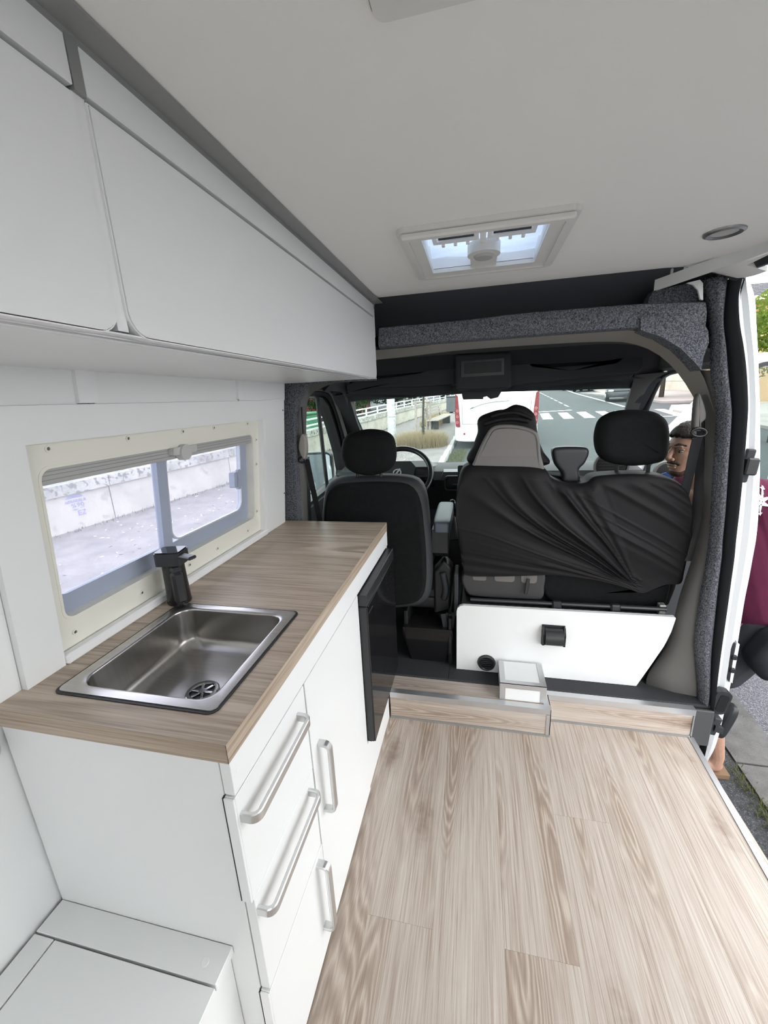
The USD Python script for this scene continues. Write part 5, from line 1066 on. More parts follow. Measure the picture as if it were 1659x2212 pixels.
obj('dry_grass', sh(T(tufts(2600, strip, 0.30, 0, 0.008, 0.8), None, (0, 0, 0.12))), STRAW, label='patch of dry grass farther along behind the bench', cat='grass', kind='stuff')
def kerbw(): y = rng.uniform(8.5, 12.5); return kerb_x(y)+rng.uniform(0.03, 0.45), y
obj('kerb_weeds', sh(tufts(900, kerbw, 0.10, 0, 0.006, 0.9)), WEED, label='weeds in the gutter behind the motorhome', cat='weeds', kind='stuff')
def doorw(): y = rng.uniform(1.35, 2.1); return 1.355+rng.normal(0, 0.02), y
obj('gutter_weeds', sh(tufts(420, doorw, 0.035, 0, 0.002, 1.2)), WEED, label='small weeds growing at the gutter edge by the door sill', cat='weeds', kind='stuff')
# lamp post, staked tree, bench, bin
lpst = thing('lamp_post', 'pale galvanised lamp post at the edge of the pavement', 'lamp post', (-2.74, 13.46, float(gz(13.46))+0.12))
GALV = mat('mottled_zinc', (0.56, 0.60, 0.62), 0.45, metal=0.5, vary=(16, 0.25), speck=(30, (0.75, 0.78, 0.80), 0.55))
obj('shaft', lathe([(0.15, 0), (0.15, 0.35), (0.135, 0.5), (0.115, 3.0), (0.07, 7.0), (0.0001, 7.0)], 20), GALV, lpst, smooth=50)
obj('base_flange', lathe([(0.19, 0), (0.19, 0.03), (0.15, 0.04)], 20), GALV, lpst)
obj('collar', lathe([(0.141, 0.86), (0.146, 0.88), (0.141, 0.90)], 20), GALV, lpst)
BARK = mat('young_bark', (0.06, 0.052, 0.045), 0.9, vary=(40, 0.4)); STAKE = mat('grey_timber_stake', (0.40, 0.36, 0.32), 0.9, vary=(14, 0.2))
yt = thing('young_tree', 'thin young street tree tied between timber stakes', 'tree', (-1.65, 12.85, float(gz(12.85))+0.12))
obj('trunk', tube([(0, 0, 0), (0.02, 0, 0.7), (0.05, 0, 1.5), (0.06, 0, 2.6), (0.05, 0, 3.6)], [0.035, 0.035, 0.03, 0.025, 0.015], 8), BARK, yt, smooth=True)
def leaves(c, rad, n, s, seed, droop=0.0):
    r = np.random.default_rng(seed); P = r.normal(size=(n, 3)); P /= np.linalg.norm(P, axis=1, keepdims=True); P *= (r.random((n, 1))**0.35)*np.asarray(rad); V = []; F = []
    lump = meshkit.noise(P/np.asarray(rad)*2.6+5, seed); P *= (0.72+0.5*lump)[:, None]
    for k in range(n):
        u = r.normal(size=3); u[2] -= droop; u /= np.linalg.norm(u); v = np.cross(u, r.normal(size=3)); v /= np.linalg.norm(v); a = s*r.uniform(0.6, 1.3); p = P[k]+c
        V += [p-u*a, p+v*a*0.42, p+u*a, p-v*a*0.42+np.cross(u, v)*a*0.15]; F += [[4*k, 4*k+1, 4*k+2], [4*k, 4*k+2, 4*k+3]]
    return trimesh.Trimesh(np.array(V), np.array(F), process=False)
obj('crown', leaves(np.array([0.05, 0, 3.6]), (0.7, 0.7, 0.8), 900, 0.06, 3), LEAFM, yt)
obj('ivy', leaves(np.array([0.02, 0, 0.42]), (0.05, 0.05, 0.40), 160, 0.03, 4), LEAFM, yt, label='ivy climbing the trunk')
tsk = thing('tree_stakes', 'timber stakes with a cross rail supporting the young tree', 'stakes')
for x, y in ((-2.35, 16.3), (-2.03, 17.3), (-1.88, 17.1)):
    g = float(gz(y))+0.12; obj('stake', tube([(x, y, g-0.1), (x, y, g+1.20)], 0.045, 10), STAKE, tsk)
obj('cross_rail', tube([(-2.40, 16.26, float(gz(16.3))+1.27), (-1.84, 17.2, float(gz(17))+1.24)], 0.05, 10), STAKE, tsk)
bch = thing('park_bench', 'timber-slatted bench with dark supports on the pavement', 'bench')
WOODB = mat('bench_slat', (0.42, 0.39, 0.34), 0.8); IRON = mat('bench_iron', (0.03, 0.03, 0.032), 0.5)
bA, bB = np.array([-1.80, 16.9]), np.array([-1.36, 20.0])
bd = (bB-bA)/np.linalg.norm(bB-bA); bn_ = np.array([-bd[1], bd[0]])
def bslat(off, z, w, t):
    g0, g1 = float(gz(bA[1]))+0.12, float(gz(bB[1]))+0.12; a, b = bA+bn_*off, bB+bn_*off
    return hull([(p[0]+q*bn_[0]*w, p[1]+q*bn_[1]*w, gg_+z+dz) for p, gg_ in ((a, g0), (b, g1)) for q in (-0.5, 0.5) for dz in (0, t)])
for k in range(4): obj('seat_slat', bslat(-0.22+0.125*k, 0.36, 0.10, 0.04), WOODB, bch)
for k in range(3): obj('back_slat', bslat(0.30+0.02*k, 0.50+0.13*k, 0.03, 0.10), WOODB, bch)
for t in (0.12, 0.85):
    p = bA+(bB-bA)*t; g = float(gz(p[1]))+0.12
    obj('support', T(cbox(-0.20, 0.20, -0.05, 0.05, 0, 0.36, 0.01), rot([0, 0, 1], math.degrees(math.atan2(bn_[1], bn_[0]))), (p[0], p[1], g)), IRON, bch)
    obj('back_arm', tube([(p[0]+bn_[0]*0.25, p[1]+bn_[1]*0.25, g+0.3), (p[0]+bn_[0]*0.36, p[1]+bn_[1]*0.36, g+0.85)], 0.02, 6), IRON, bch)
bi = thing('litter_bin', 'dark square litter bin beyond the bench beside the motorhome', 'bin', (-1.52, 25.3, float(gz(25.3))+0.12))
obj('body', cbox(-0.27, 0.27, -0.25, 0.25, 0.08, 0.92, 0.03), mat('bin_grey', (0.10, 0.11, 0.12), 0.6), bi); obj('lid', cbox(-0.29, 0.29, -0.27, 0.27, 0.92, 0.98, 0.02), IRON, bi); obj('foot', cbox(-0.1, 0.1, -0.1, 0.1, -0.01, 0.08), IRON, bi)
# motorhome parked ahead
mh = thing('motorhome', 'white motorhome with tall red tail lights parked ahead', 'motorhome', (0, 13.0, float(gz(13.0))))
MW = mat('motorhome_white', (0.84, 0.86, 0.86), 0.3); RED = mat('tail_light_red', (0.20, 0.012, 0.018), 0.25); GREYG = mat('swoosh_grey', (0.30, 0.30, 0.32), 0.4)
mx0, mx1 = -0.66, 1.72
body_p = poly([(0.0, 0.42), (-0.04, 0.95), (0.0, 1.7), (0.10, 2.75), (0.35, 2.92), (6.4, 2.92), (6.6, 2.6), (6.6, 0.42)])
obj('body', slab_x(body_p, mx0+0.03, mx1-0.03), MW, mh)
obj('side_skin', slab_x(body_p.buffer(-0.04), mx0, mx0+0.03), MW, mh); obj('side_skin', slab_x(body_p.buffer(-0.04), mx1-0.03, mx1), MW, mh)
bmp = obj('bumper', cushion(((mx0+mx1)/2, 0.06, 0.42), ((mx1-mx0)/2+0.01, 0.20, 0.235), 7, 40, 16), MW, mh, smooth=50)
for x in (mx0+0.28, mx1-0.28): obj('reflector', T(lathe([(0.03, 0), (0.03, 0.012), (0.0001, 0.014)], 14), RY, (x, -0.145, 0.44)), RED, bmp)
for s, x in ((1, mx0), (-1, mx1)):
    lp2 = [(x+s*0.0, 1.62), (x+s*0.075, 1.55), (x+s*0.12, 1.1), (x+s*0.155, 0.62), (x+s*0.02, 0.66), (x-s*0.008, 1.0)]
    tl_ = obj('tail_light', slab_y(poly(lp2), -0.075, 0.02), RED, mh)
    for z in (0.78, 0.95, 1.12): obj('lamp_ring', T(lathe([(0.030, 0), (0.036, 0.008), (0.024, 0.010)], 14), RY, (x+s*0.065, -0.070, z)), MW if False else mat('lamp_clear', (0.7, 0.3, 0.3), 0.2) if not used.get('lc') else UsdShade.Material.Get(stage, '/World/Looks/lamp_clear'), tl_); used['lc'] = 1
obj('rear_panel_line', slab_y(sg.LineString([(-0.46, 1.34), (-0.44, 0.72), (1.50, 0.72), (1.52, 1.34)]).buffer(0.006), -0.050, -0.02), GREYG, mh)
obj('rear_window', slab_y(rpoly(-0.25, 1.31, 1.78, 2.45, 0.08), -0.02, 0.05), mat('motorhome_window', (0.02, 0.022, 0.025), 0.08), mh)
swo = G(); cv_ = smoothline([(-0.20, 1.17), (0.1, 1.28), (0.45, 1.34), (0.9, 1.36)], 6)
swo.add(slab_y(sg.LineString(cv_).buffer(0.008), -0.052, -0.025)); swo.add(slab_y(poly([(-0.25, 1.16), (-0.12, 1.24), (-0.13, 1.19)]), -0.052, -0.025))
obj('swoosh', swo, GREYG, mh, label='thin grey swoosh line on the rear')
for x in (mx0+0.2, mx1-0.2):
    obj('wheel', T(lathe([(0.18, -0.11), (0.32, -0.10), (0.34, -0.06), (0.34, 0.06), (0.32, 0.10), (0.18, 0.11)], 24), rot([0, 1, 0], 90), (x, 1.5, 0.34)), mat('tyre', (0.02, 0.02, 0.02), 0.8) if x < 0 else UsdShade.Material.Get(stage, '/World/Looks/tyre'), mh, smooth=40)
obj('underframe', cbox(mx0+0.3, mx1-0.3, 0.4, 6.0, 0.18, 0.42), IRON, mh)
TYRE = UsdShade.Material.Get(stage, '/World/Looks/tyre')
# road markings
cwk = hold('crosswalk', 'white zebra crossing stripes')
for k in range(9):
    x = 3.05+0.92*k; y0, y1 = 21.2, 24.6; sk_ = 0.30+0.02*k
    obj('stripe', ground(poly([(x, y0), (x+0.48, y0+0.05), (x+0.48+sk_, y1+0.05), (x+sk_, y1)]), 0.003-0.02, 0.02), LINE, cwk)
rm = hold('road_markings', 'white road edge and centre lines')
obj('stop_line', ground(poly([(1.9, 25.1), (5.3, 26.0), (5.3, 26.3), (1.9, 25.4)]), 0.003-0.02, 0.02), LINE, rm)
for a, b in (((8.35, 27.0), (8.9, 34.5)), ((8.9, 34.5), (9.7, 46)), ((9.7, 46), (11.6, 66))): obj('edge_line', ground(sg.LineString([a, b]).buffer(0.10, cap_style=2), 0.003-0.02, 0.02), LINE, rm)
for k in range(12):
    y = 29+k*3.2; x = 5.6+0.062*(y-29)*1.0; obj('dash', ground(poly([(x, y), (x+0.12, y), (x+0.22, y+1.8), (x+0.10, y+1.8)]), 0.003-0.02, 0.02), LINE, rm)
obj('bay_line', ground(poly([(6.0, 20.3), (9.2, 20.9), (9.2, 21.1), (6.0, 20.5)]), 0.003-0.02, 0.02), LINE, rm)
fp = hold('far_pavement', 'pale pavement on the far side of the road')
obj('slab', ground(poly([(10.9, 28.6), (19, 27.0), (22, 40), (20, 60), (13.6, 60), (11.4, 44), (9.9, 45.5), (10.2, 42)]), 0.10, 0.14), PAVER, fp)
obj('slab', ground(poly([(9.2, 23.0), (10.3, 25.6), (22, 24.6), (22, 14), (9.0, 14)]), 0.08, 0.12), PAVER, fp)
obj('kerb_line', ground(sg.LineString([(9.2, 23.0), (10.3, 25.6), (22, 24.6)]).buffer(0.12), 0.09, 0.12), UsdShade.Material.Get(stage, '/World/Looks/kerb_stone'), fp)
fw = thing('far_wall', 'pale masonry wall beyond the far pavement', 'wall')
MAS = mat('far_masonry', (0.50, 0.45, 0.38), 0.9, vary=(1.1, 0.18))
FWP = [(12.9, 62), (15.4, 49), (17.0, 41.5), (17.6, 35), (16.6, 29.5)]
for a, b in zip(FWP[:-1], FWP[1:]):
    for k in range(3):
        p0 = np.array(a)+(np.array(b)-np.array(a))*k/3; p1 = np.array(a)+(np.array(b)-np.array(a))*(k+1)/3
        for z in range(3): obj('course', sh(slab_z(sg.LineString([p0, p1]).buffer(0.2, cap_style=2), 0.1+0.75*z, 0.1+0.75*z+0.73)), MAS, fw)
# cars across the road
def car(loc, rz, m, label, kind=0, group=None):
    c = thing('parked_car', label, 'car', loc, rz)
    L2, W2 = 2.0, 0.86
    side_ = poly([(-2.0, 0.28), (-2.02, 0.62), (-1.90, 0.80), (-0.95, 0.93), (-0.35, 1.40), (0.95, 1.46), (1.75, 1.05), (2.0, 0.95), (2.0, 0.30)])
    obj('body', slab_y(side_, -W2, W2), m, c)
    obj('windscreen', hull([(-1.00, s*0.70, 0.94) for s in (-1, 1)]+[(-0.42, s*0.62, 1.37) for s in (-1, 1)]+[(-0.95, s*0.70, 0.95) for s in (-1, 1)]+[(-0.36, s*0.62, 1.39) for s in (-1, 1)]).translate((-0.02, 0, 0.015)), BLACK_GLOSS, c)
    for s in (-1, 1):
        obj('side_window', slab_y(poly([(-0.80, 0.96), (-0.33, 1.33), (0.90, 1.38), (1.45, 1.02)]), s*W2-0.012, s*W2+0.012), BLACK_GLOSS, c)
        obj('headlight', cushion((-1.96, s*0.62, 0.70), (0.09, 0.17, 0.075), 3, 16, 8), mat('headlight', (0.7, 0.72, 0.75), 0.1) if not used.get('hl') else UsdShade.Material.Get(stage, '/World/Looks/headlight'), c, smooth=True); used['hl'] = 1
        for x in (-1.25, 1.25):
            w = obj('wheel', T(lathe([(0.0001, -0.11), (0.30, -0.11), (0.32, -0.06), (0.32, 0.06), (0.30, 0.11), (0.0001, 0.11)], 20), RY, (x, s*(W2-0.08), 0.32)), TYRE, c, smooth=40)
            obj('hub_cap', T(lathe([(0.0001, 0.0), (0.20, 0.0), (0.19, 0.02), (0.0001, 0.025)], 16), RY if s < 0 else rot([1, 0, 0], -90), (x, s*(W2+0.03), 0.32)), ALU, w)
    gr = obj('grille', cbox(-2.06, -2.0, -0.45, 0.45, 0.55, 0.70, 0.02), BLACK, c); obj('lower_intake', cbox(-2.05, -1.98, -0.6, 0.6, 0.34, 0.46, 0.02), BLACK, c)
    obj('bumper', cushion((-1.95, 0, 0.46), (0.13, 0.84, 0.17), 6, 20, 8), m, c, smooth=50)
    return c
CARB = mat('car_dark_blue', (0.030, 0.036, 0.045), 0.2, coat=0.5); CARW = mat('car_white', (0.75, 0.77, 0.78), 0.25, coat=0.4); CARG = mat('car_slate', (0.12, 0.15, 0.19), 0.25, coat=0.4); CARS = mat('car_silver', (0.50, 0.53, 0.55), 0.3, coat=0.4)
car((9.75, 32.9, float(gz(32.0))), 76, CARB, 'dark parked car with silver wheels nearest beyond the crossing')
car((11.7, 51.5, float(gz(50.5))), 62, CARW, 'white car parked far up the road')
car((11.2, 57.0, float(gz(56.0))), 80, CARG, 'slate blue car parked just behind the far white car')
car((6.6, 7.5, float(gz(7.5))), 205, CARS, 'silver car standing on the road beyond the open passenger door')
# trees and shrubs
def tree(loc, label, crown, trunk_h, tr, n, s, seed, lm, droop=0.0, name='street_tree'):
    t = thing(name, label, 'tree', loc); cz, rad = crown
    obj('trunk', tube([(0, 0, -0.1), (0.03, 0.02, trunk_h*0.5), (0.0, 0.05, trunk_h), (0, 0, cz)], [tr*1.25, tr, tr*0.85, tr*0.3], 10), BARK, t, smooth=True)
    for k in range(5):
        a = k*1.256+seed; obj('branch', tube([(0, 0, trunk_h*0.8), (rad[0]*0.35*math.cos(a), rad[1]*0.35*math.sin(a), (trunk_h+cz)/2), (rad[0]*0.7*math.cos(a), rad[1]*0.7*math.sin(a), cz)], [tr*0.6, tr*0.4, tr*0.15], 6), BARK, t, smooth=True)
    obj('crown', leaves(np.array([0, 0, cz]), rad, n, s, seed, droop), lm, t)
    return t
pT = aty(1428, 857, 32.8)
tree((float(pT[0]), 32.8, float(gz(32.8))+0.1), 'street tree with a bare trunk on the far pavement', (3.6, (2.4, 2.4, 1.9)), 2.0, 0.13, 5200, 0.12, 21, LEAFL)
tree((16.6, 33.0, float(gz(33))+0.1), 'second street tree beside the far masonry wall', (3.5, (2.6, 2.6, 1.8)), 2.0, 0.14, 4200, 0.12, 22, LEAFL)
pB_ = aty(1664, 712, 13.0)
tree((float(pB_[0])+0.5, 13.0, float(gz(13.0))), 'pale green leafy tree seen beyond the open door', (float(pB_[2])-float(gz(13)), (1.25, 1.25, 1.15)), 2.2, 0.08, 5000, 0.065, 23, LEAFL)
tree((-3.05, 10.2, float(gz(10))+0.12), 'drooping feathery tree on the pavement at the windscreen corner', (2.55, (0.80, 0.9, 0.95)), 1.9, 0.05, 2600, 0.075, 24, LEAFM, 0.8)
for i, (x, y, cz, r, n, sd, lb) in enumerate([(-9.0, 27, 1.6, (3.0, 3.0, 2.0), 6000, 31, 'dark leafy tree behind the railing nearest the lamp post'), (-6.6, 34, 1.9, (3.2, 3.2, 2.0), 6000, 32, 'dark leafy tree behind the railing over the bench'), (-3.4, 42, 2.2, (3.2, 3.2, 2.2), 6000, 33, 'dark leafy tree behind the railing beside the motorhome'),
        (-13.5, 20, 1.7, (3.0, 3.0, 2.4), 5000, 34, 'dark tree behind the wall seen through the driver window'), (-16, 28, 2.6, (4.0, 4.0, 3.0), 5000, 35, 'tall dark tree farthest behind the red roof')]):
    tree((x, y, float(gz(y))-0.6), lb, (cz+1.0, r), 1.2, 0.14, n, 0.15, sd, LEAFD)
# low buildings behind the wall, house across the road
rb = thing('red_shed', 'low building with red siding behind the railing', 'building', (-11.2, 31.0, float(gz(31))-0.5))
for k in range(5): obj('siding_board', cbox(-2.6, 2.6, -0.06, 0, 0.02+0.44*k, 0.44+0.44*k, 0.01), mat('red_siding', (0.33, 0.10, 0.10), 0.7) if k == 0 else UsdShade.Material.Get(stage, '/World/Looks/red_siding'), rb)
obj('body', cbox(-2.55, 2.55, 0, 3, 0, 2.2), mat('shed_side', (0.3, 0.12, 0.11), 0.8), rb); obj('roof', hull([(-2.8, -0.3, 2.2), (2.8, -0.3, 2.2), (-2.8, 3.2, 2.2), (2.8, 3.2, 2.2), (-2.8, 1.5, 2.9), (2.8, 1.5, 2.9)]), mat('shed_roof', (0.5, 0.36, 0.33), 0.8), rb)
gb = thing('green_container', 'green container behind the wall seen through the driver window', 'container', (-9.2, 18.6, float(gz(18))-0.4))
obj('body', cbox(-1.6, 1.6, -0.8, 0.8, 0.05, 1.25, 0.04), mat('container_green', (0.05, 0.20, 0.10), 0.6), gb); obj('lid', cbox(-1.65, 1.65, -0.85, 0.85, 1.25, 1.36, 0.03), mat('container_lid', (0.07, 0.26, 0.13), 0.6), gb)
hs = thing('house', 'ochre house with a slate roof and white eaves across the road', 'house')
OCH = mat('ochre_render', (0.42, 0.27, 0.14), 0.85, vary=(3, 0.1)); SLATE = mat('slate_roof', (0.085, 0.085, 0.095), 0.7, vary=(6, 0.2))
e_ = aty(1625, 640, 25.0); ze = float(e_[2]); x0 = float(e_[0])-0.3
obj('wall', cbox(x0+0.5, x0+14, 25.6, 28.5, float(gz(25)), ze-0.15), OCH, hs)
obj('eaves_board', cbox(x0, x0+14.5, 25.0, 25.12, ze-0.16, ze+0.02), mat('eaves_white', (0.75, 0.74, 0.70), 0.6), hs)
obj('soffit', cbox(x0, x0+14.5, 25.1, 25.7, ze-0.22, ze-0.15), mat('soffit_brown', (0.36, 0.22, 0.13), 0.7), hs)
for r_ in range(8):
    y0, z0 = 25.0+0.42*r_, ze+0.03+0.14*r_
    obj('slate_course', hull([(x0-0.05, y0, z0), (x0+14.5, y0, z0), (x0-0.05, y0+0.46, z0+0.145), (x0+14.5, y0+0.46, z0+0.145), (x0-0.05, y0, z0+0.05), (x0+14.5, y0, z0+0.05)]), SLATE, hs)
wq = aty(1636, 676, 25.6)
w_ = obj('window', cbox(float(wq[0])-0.35, float(wq[0])+0.28, 25.56, 25.62, ze-2.1, ze-0.75), BLACK_GLOSS, hs); obj('window_frame', cbox(float(wq[0])+0.28, float(wq[0])+0.40, 25.52, 25.62, ze-2.1, ze-0.72), mat('frame_tan', (0.52, 0.36, 0.20), 0.7), w_)

# ================================================================ the open passenger door
od = thing('passenger_door', 'white passenger door of the van swung wide open', 'car door')
R_, t_ = frame_to((0.99, 2.98, 0.0), [0.985, 0.17, 0], [0, 0, 1])
outer = poly([(0.02, -0.35), (0.02, 0.92), (0.10, 1.00), (0.62, 1.575), (0.72, 1.60), (1.18, 1.60), (1.22, 1.50), (1.20, -0.35)])
win = poly([(0.10, 0.80), (0.13, 0.92), (0.66, 1.49), (0.74, 1.515), (1.11, 1.515), (1.13, 1.45), (1.12, 0.76)])
P_ = lambda m: T(m, R_, t_)
obj('skin', P_(T(extr(outer.difference(win), 0.06), None, (0, 0, -0.08))), PAINT, od)
obj('inner_frame', P_(T(extr(win.buffer(0.028).difference(win.buffer(0.004)), 0.02), None, (0, 0, -0.015))), BLACK, od)
obj('window_glass', P_(T(extr(win.buffer(0.008), 0.004), None, (0, 0, -0.045))), GLASS_TINT, od)
obj('door_trim', P_(T(extr(poly([(0.06, -0.28), (0.06, 0.72), (1.14, 0.70), (1.14, -0.28)]), 0.03), None, (0, 0, -0.02))), GREYD, od)
obj('handle', P_(T(cbox(0.3, 0.5, 0.55, 0.59, 0.0, 0.03, 0.008))), BLACK, od)

# ================================================================ the man at the passenger door
SKIN = mat('skin', (0.38, 0.22, 0.155), 0.5, vary=(30, 0.08)); MAROON = mat('maroon_cotton', (0.095, 0.015, 0.042), 0.85, vary=(5, 0.12), bump=(700, 0.2, 0.001)); SHORTS = mat('dark_grey_shorts', (0.042, 0.043, 0.049), 0.85, bump=(600, 0.2, 0.001)); HAIR = mat('dark_brown_hair', (0.022, 0.016, 0.012), 0.6, vary=(140, 0.5), bump=(180, 1.0, 0.004)); BEARD = mat('short_beard', (0.075, 0.045, 0.032), 0.8, vary=(260, 0.4), bump=(400, 0.5, 0.002))
def ball(p, r, n=14):
    return manifold3d.Manifold.sphere(float(r), n).translate(tuple(map(float, p)))
def limb(chain):
    out = None
    for (p, r), (q, s) in zip(chain[:-1], chain[1:]):
        h = manifold3d.Manifold.batch_hull([ball(p, r), ball(q, s)]); out = h if out is None else out+h
    return out
def skin(parts, ref=0.02, it=8):
    m = parts[0]
    for q in parts[1:]: m = m+q
    m = m.refine_to_length(ref); v, f, _ = meshkit.arrays(m); t = trimesh.Trimesh(v, f, process=True)
    trimesh.smoothing.filter_taubin(t, lamb=0.5, nu=0.53, iterations=it); return t
man = thing('person', 'bearded man in maroon T-shirt and dark shorts leaning in at the passenger door', 'person')
GZ = -0.555
hip, chest, neck, headc = np.array([1.33, 2.16, 0.36]), np.array([1.15, 2.16, 0.80]), np.array([1.025, 2.15, 0.985]), np.array([0.948, 2.14, 1.128])
LY, RY_ = 2.055, 2.265       # his left side faces the eye
def leg(y, fx_, knee_x): return [((1.30, y, 0.34), 0.092), ((knee_x, y, -0.06), 0.062), ((knee_x+0.03, y, -0.18), 0.058), ((fx_+0.055, y, -0.45), 0.036), ((fx_+0.05, y, -0.50), 0.036)]
def foot(y, fx_): return [((fx_+0.055, y, -0.505), 0.035), ((fx_-0.02, y, -0.505), 0.034), ((fx_-0.11, y, -0.522), 0.028), ((fx_-0.15, y, -0.526), 0.022)]
Ls, Rs = np.array([1.05, 1.985, 0.955]), np.array([1.04, 2.325, 0.955])
Le, Lw = np.array([0.93, 1.985, 0.745]), np.array([0.74, 2.06, 0.70])
Re, Rw = np.array([0.93, 2.36, 0.74]), np.array([0.73, 2.32, 0.70])
def hand(w, d, up):
    d = d/np.linalg.norm(d); s = np.cross(up, d); s /= np.linalg.norm(s); o = [limb([(w, 0.028), (w+d*0.045+s*0.018, 0.022)]), limb([(w, 0.028), (w+d*0.05-s*0.02, 0.021)]), limb([(w+d*0.07+s*0.024, 0.017), (w+d*0.07-s*0.024, 0.017)]), limb([(w+d*0.03, 0.024), (w+d*0.07, 0.022)])]
    for k, (off, ln) in enumerate(((0.030, 0.068), (0.011, 0.078), (-0.009, 0.073), (-0.029, 0.058))):
        b = w+d*0.075+s*off; o.append(limb([(b, 0.0095), (b+d*ln*0.5-up*0.006, 0.0088), (b+d*ln*0.95-up*0.028, 0.0075)]))
    b = w+d*0.022+s*0.03; o.append(limb([(b, 0.013), (b+s*0.03+d*0.028, 0.0105), (b+s*0.040+d*0.058-up*0.01, 0.009)])); return o
parts = [limb([(hip, 0.12), (chest, 0.12), (neck-[0.0, 0, 0.05], 0.06)]), limb([(neck-[-0.02, 0, 0.05], 0.058), (neck+[-0.03, 0, 0.05], 0.054), (headc+[0.02, 0, -0.05], 0.055)]),
         limb(leg(LY, 1.190, 1.150)), limb(leg(RY_, 1.245, 1.19)), limb(foot(LY, 1.190)), limb(foot(RY_, 1.245)),
         limb([(Ls, 0.055), (Le, 0.042), (Lw, 0.029)]), limb([(Rs, 0.055), (Re, 0.042), (Rw, 0.029)]), limb([(Ls, 0.05), (chest, 0.08), (Rs, 0.05)])]
parts += hand(Lw, np.array([-1, 0.1, -0.1]), np.array([0, 0, 1.0]))+hand(Rw, np.array([-1, 0.0, -0.1]), np.array([0, 0, 1.0]))
# head: skull, jaw, nose, brow, ear; he looks towards -x, a little to the eye
hd_ = rot([0, 0, 1], 21)
H = lambda x, y, z: headc + hd_ @ np.array([x, y, z])
def ell(c, r): return manifold3d.Manifold.sphere(1.0, 28).scale(tuple(map(float, r))).rotate((0, 0, 21)).translate(tuple(map(float, c)))
head = [ell(H(0.012, 0, 0.030), (0.098, 0.077, 0.092)), manifold3d.Manifold.batch_hull([ell(H(-0.012, 0, 0.0), (0.074, 0.066, 0.07)), ell(H(-0.045, 0, -0.088), (0.030, 0.034, 0.022)), ell(H(0.010, 0, -0.055), (0.055, 0.056, 0.03))]),
        limb([(H(-0.084, 0, 0.022), 0.010), (H(-0.104, 0, -0.016), 0.0125), (H(-0.096, 0, -0.026), 0.013)]), limb([(H(-0.094, 0.014, -0.026), 0.009), (H(-0.094, -0.014, -0.026), 0.009)]),
        limb([(H(-0.078, 0.036, 0.034), 0.011), (H(-0.086, 0, 0.036), 0.011), (H(-0.078, -0.036, 0.034), 0.011)]), limb([(H(-0.080, 0.018, -0.052), 0.0075), (H(-0.086, 0, -0.050), 0.0085), (H(-0.080, -0.018, -0.052), 0.0075)]), limb([(H(-0.079, 0.014, -0.062), 0.007), (H(-0.084, 0, -0.063), 0.008), (H(-0.079, -0.014, -0.062), 0.007)])]
for s in (-1, 1): head.append(manifold3d.Manifold.batch_hull([ball(H(0.016, s*0.078, 0.022), 0.012), ball(H(0.020, s*0.086, 0.030), 0.011), ball(H(0.010, s*0.078, -0.022), 0.008)]))
skel = parts+head
m_body = skin(skel, 0.011, 6)
obj('body', m_body, SKIN, man, smooth=True)
hr_ = ell(H(0.010, 0, 0.048), (0.108, 0.087, 0.096))
hv = hr_.refine_to_length(0.012); v, f, _ = meshkit.arrays(hv); v = np.array(v); loc_ = (v-headc) @ hd_
# hairline: cut away the face and neck
hl_ = np.interp(loc_[:, 0], [-0.11, -0.075, -0.055, -0.02, 0.0, 0.015, 0.03, 0.08, 0.12], [0.082, 0.076, 0.068, 0.058, 0.018, -0.02, 0.03, -0.055, -0.06])
cutp = loc_[:, 2] < hl_
n_ = 0.010*(meshkit.fbm(v*70, 3, 2)-0.45); dirn = (v-H(0.018, 0, 0.03)); dirn /= np.linalg.norm(dirn, axis=1, keepdims=True); v = v+dirn*n_[:, None]
v[cutp] -= dirn[cutp]*0.035
obj('hair', trimesh.Trimesh(v, f, process=False), HAIR, man, smooth=True)
bd_ = skin([manifold3d.Manifold.batch_hull([ell(H(-0.043, 0, -0.087), (0.034, 0.037, 0.024)), ell(H(-0.004, 0.050, -0.058), (0.020, 0.011, 0.020)), ell(H(-0.004, -0.050, -0.058), (0.020, 0.011, 0.020))]), limb([(H(0.008, 0.067, 0.0), 0.009), (H(-0.004, 0.058, -0.06), 0.014)]), limb([(H(0.008, -0.067, 0.0), 0.009), (H(-0.004, -0.058, -0.06), 0.014)])], 0.010, 4)
obj('beard', bd_, BEARD, man, smooth=True)
obj('moustache', skin([limb([(H(-0.072, 0.030, -0.047), 0.006), (H(-0.089, 0.008, -0.040), 0.008), (H(-0.089, -0.008, -0.040), 0.008), (H(-0.072, -0.030, -0.047), 0.006)])], 0.008, 3), HAIR, man, smooth=True)
for s in (-1, 1):
    eb = obj('eyebrow', skin([limb([(H(-0.090, s*0.014, 0.038), 0.0045), (H(-0.089, s*0.034, 0.045), 0.005), (H(-0.070, s*0.052, 0.038), 0.0035)])], 0.008, 2), HAIR, man, smooth=True)
    ey = obj('eye', cushion(H(-0.0725, s*0.032, 0.014), (0.010, 0.012, 0.0075), 2, 16, 10), mat('eye_white', (0.35, 0.33, 0.31), 0.3) if s < 0 else UsdShade.Material.Get(stage, '/World/Looks/eye_white'), man, smooth=True)
    obj('iris', cushion(H(-0.0815, s*0.032, 0.012), (0.004, 0.0065, 0.0065), 2, 12, 8), BLACK_GLOSS, ey, smooth=True)
    obj('eyelid', skin([limb([(H(-0.080, s*0.020, 0.022), 0.0045), (H(-0.083, s*0.032, 0.0245), 0.0045), (H(-0.074, s*0.046, 0.020), 0.0045)])], 0.006, 2), SKIN, ey, smooth=True)
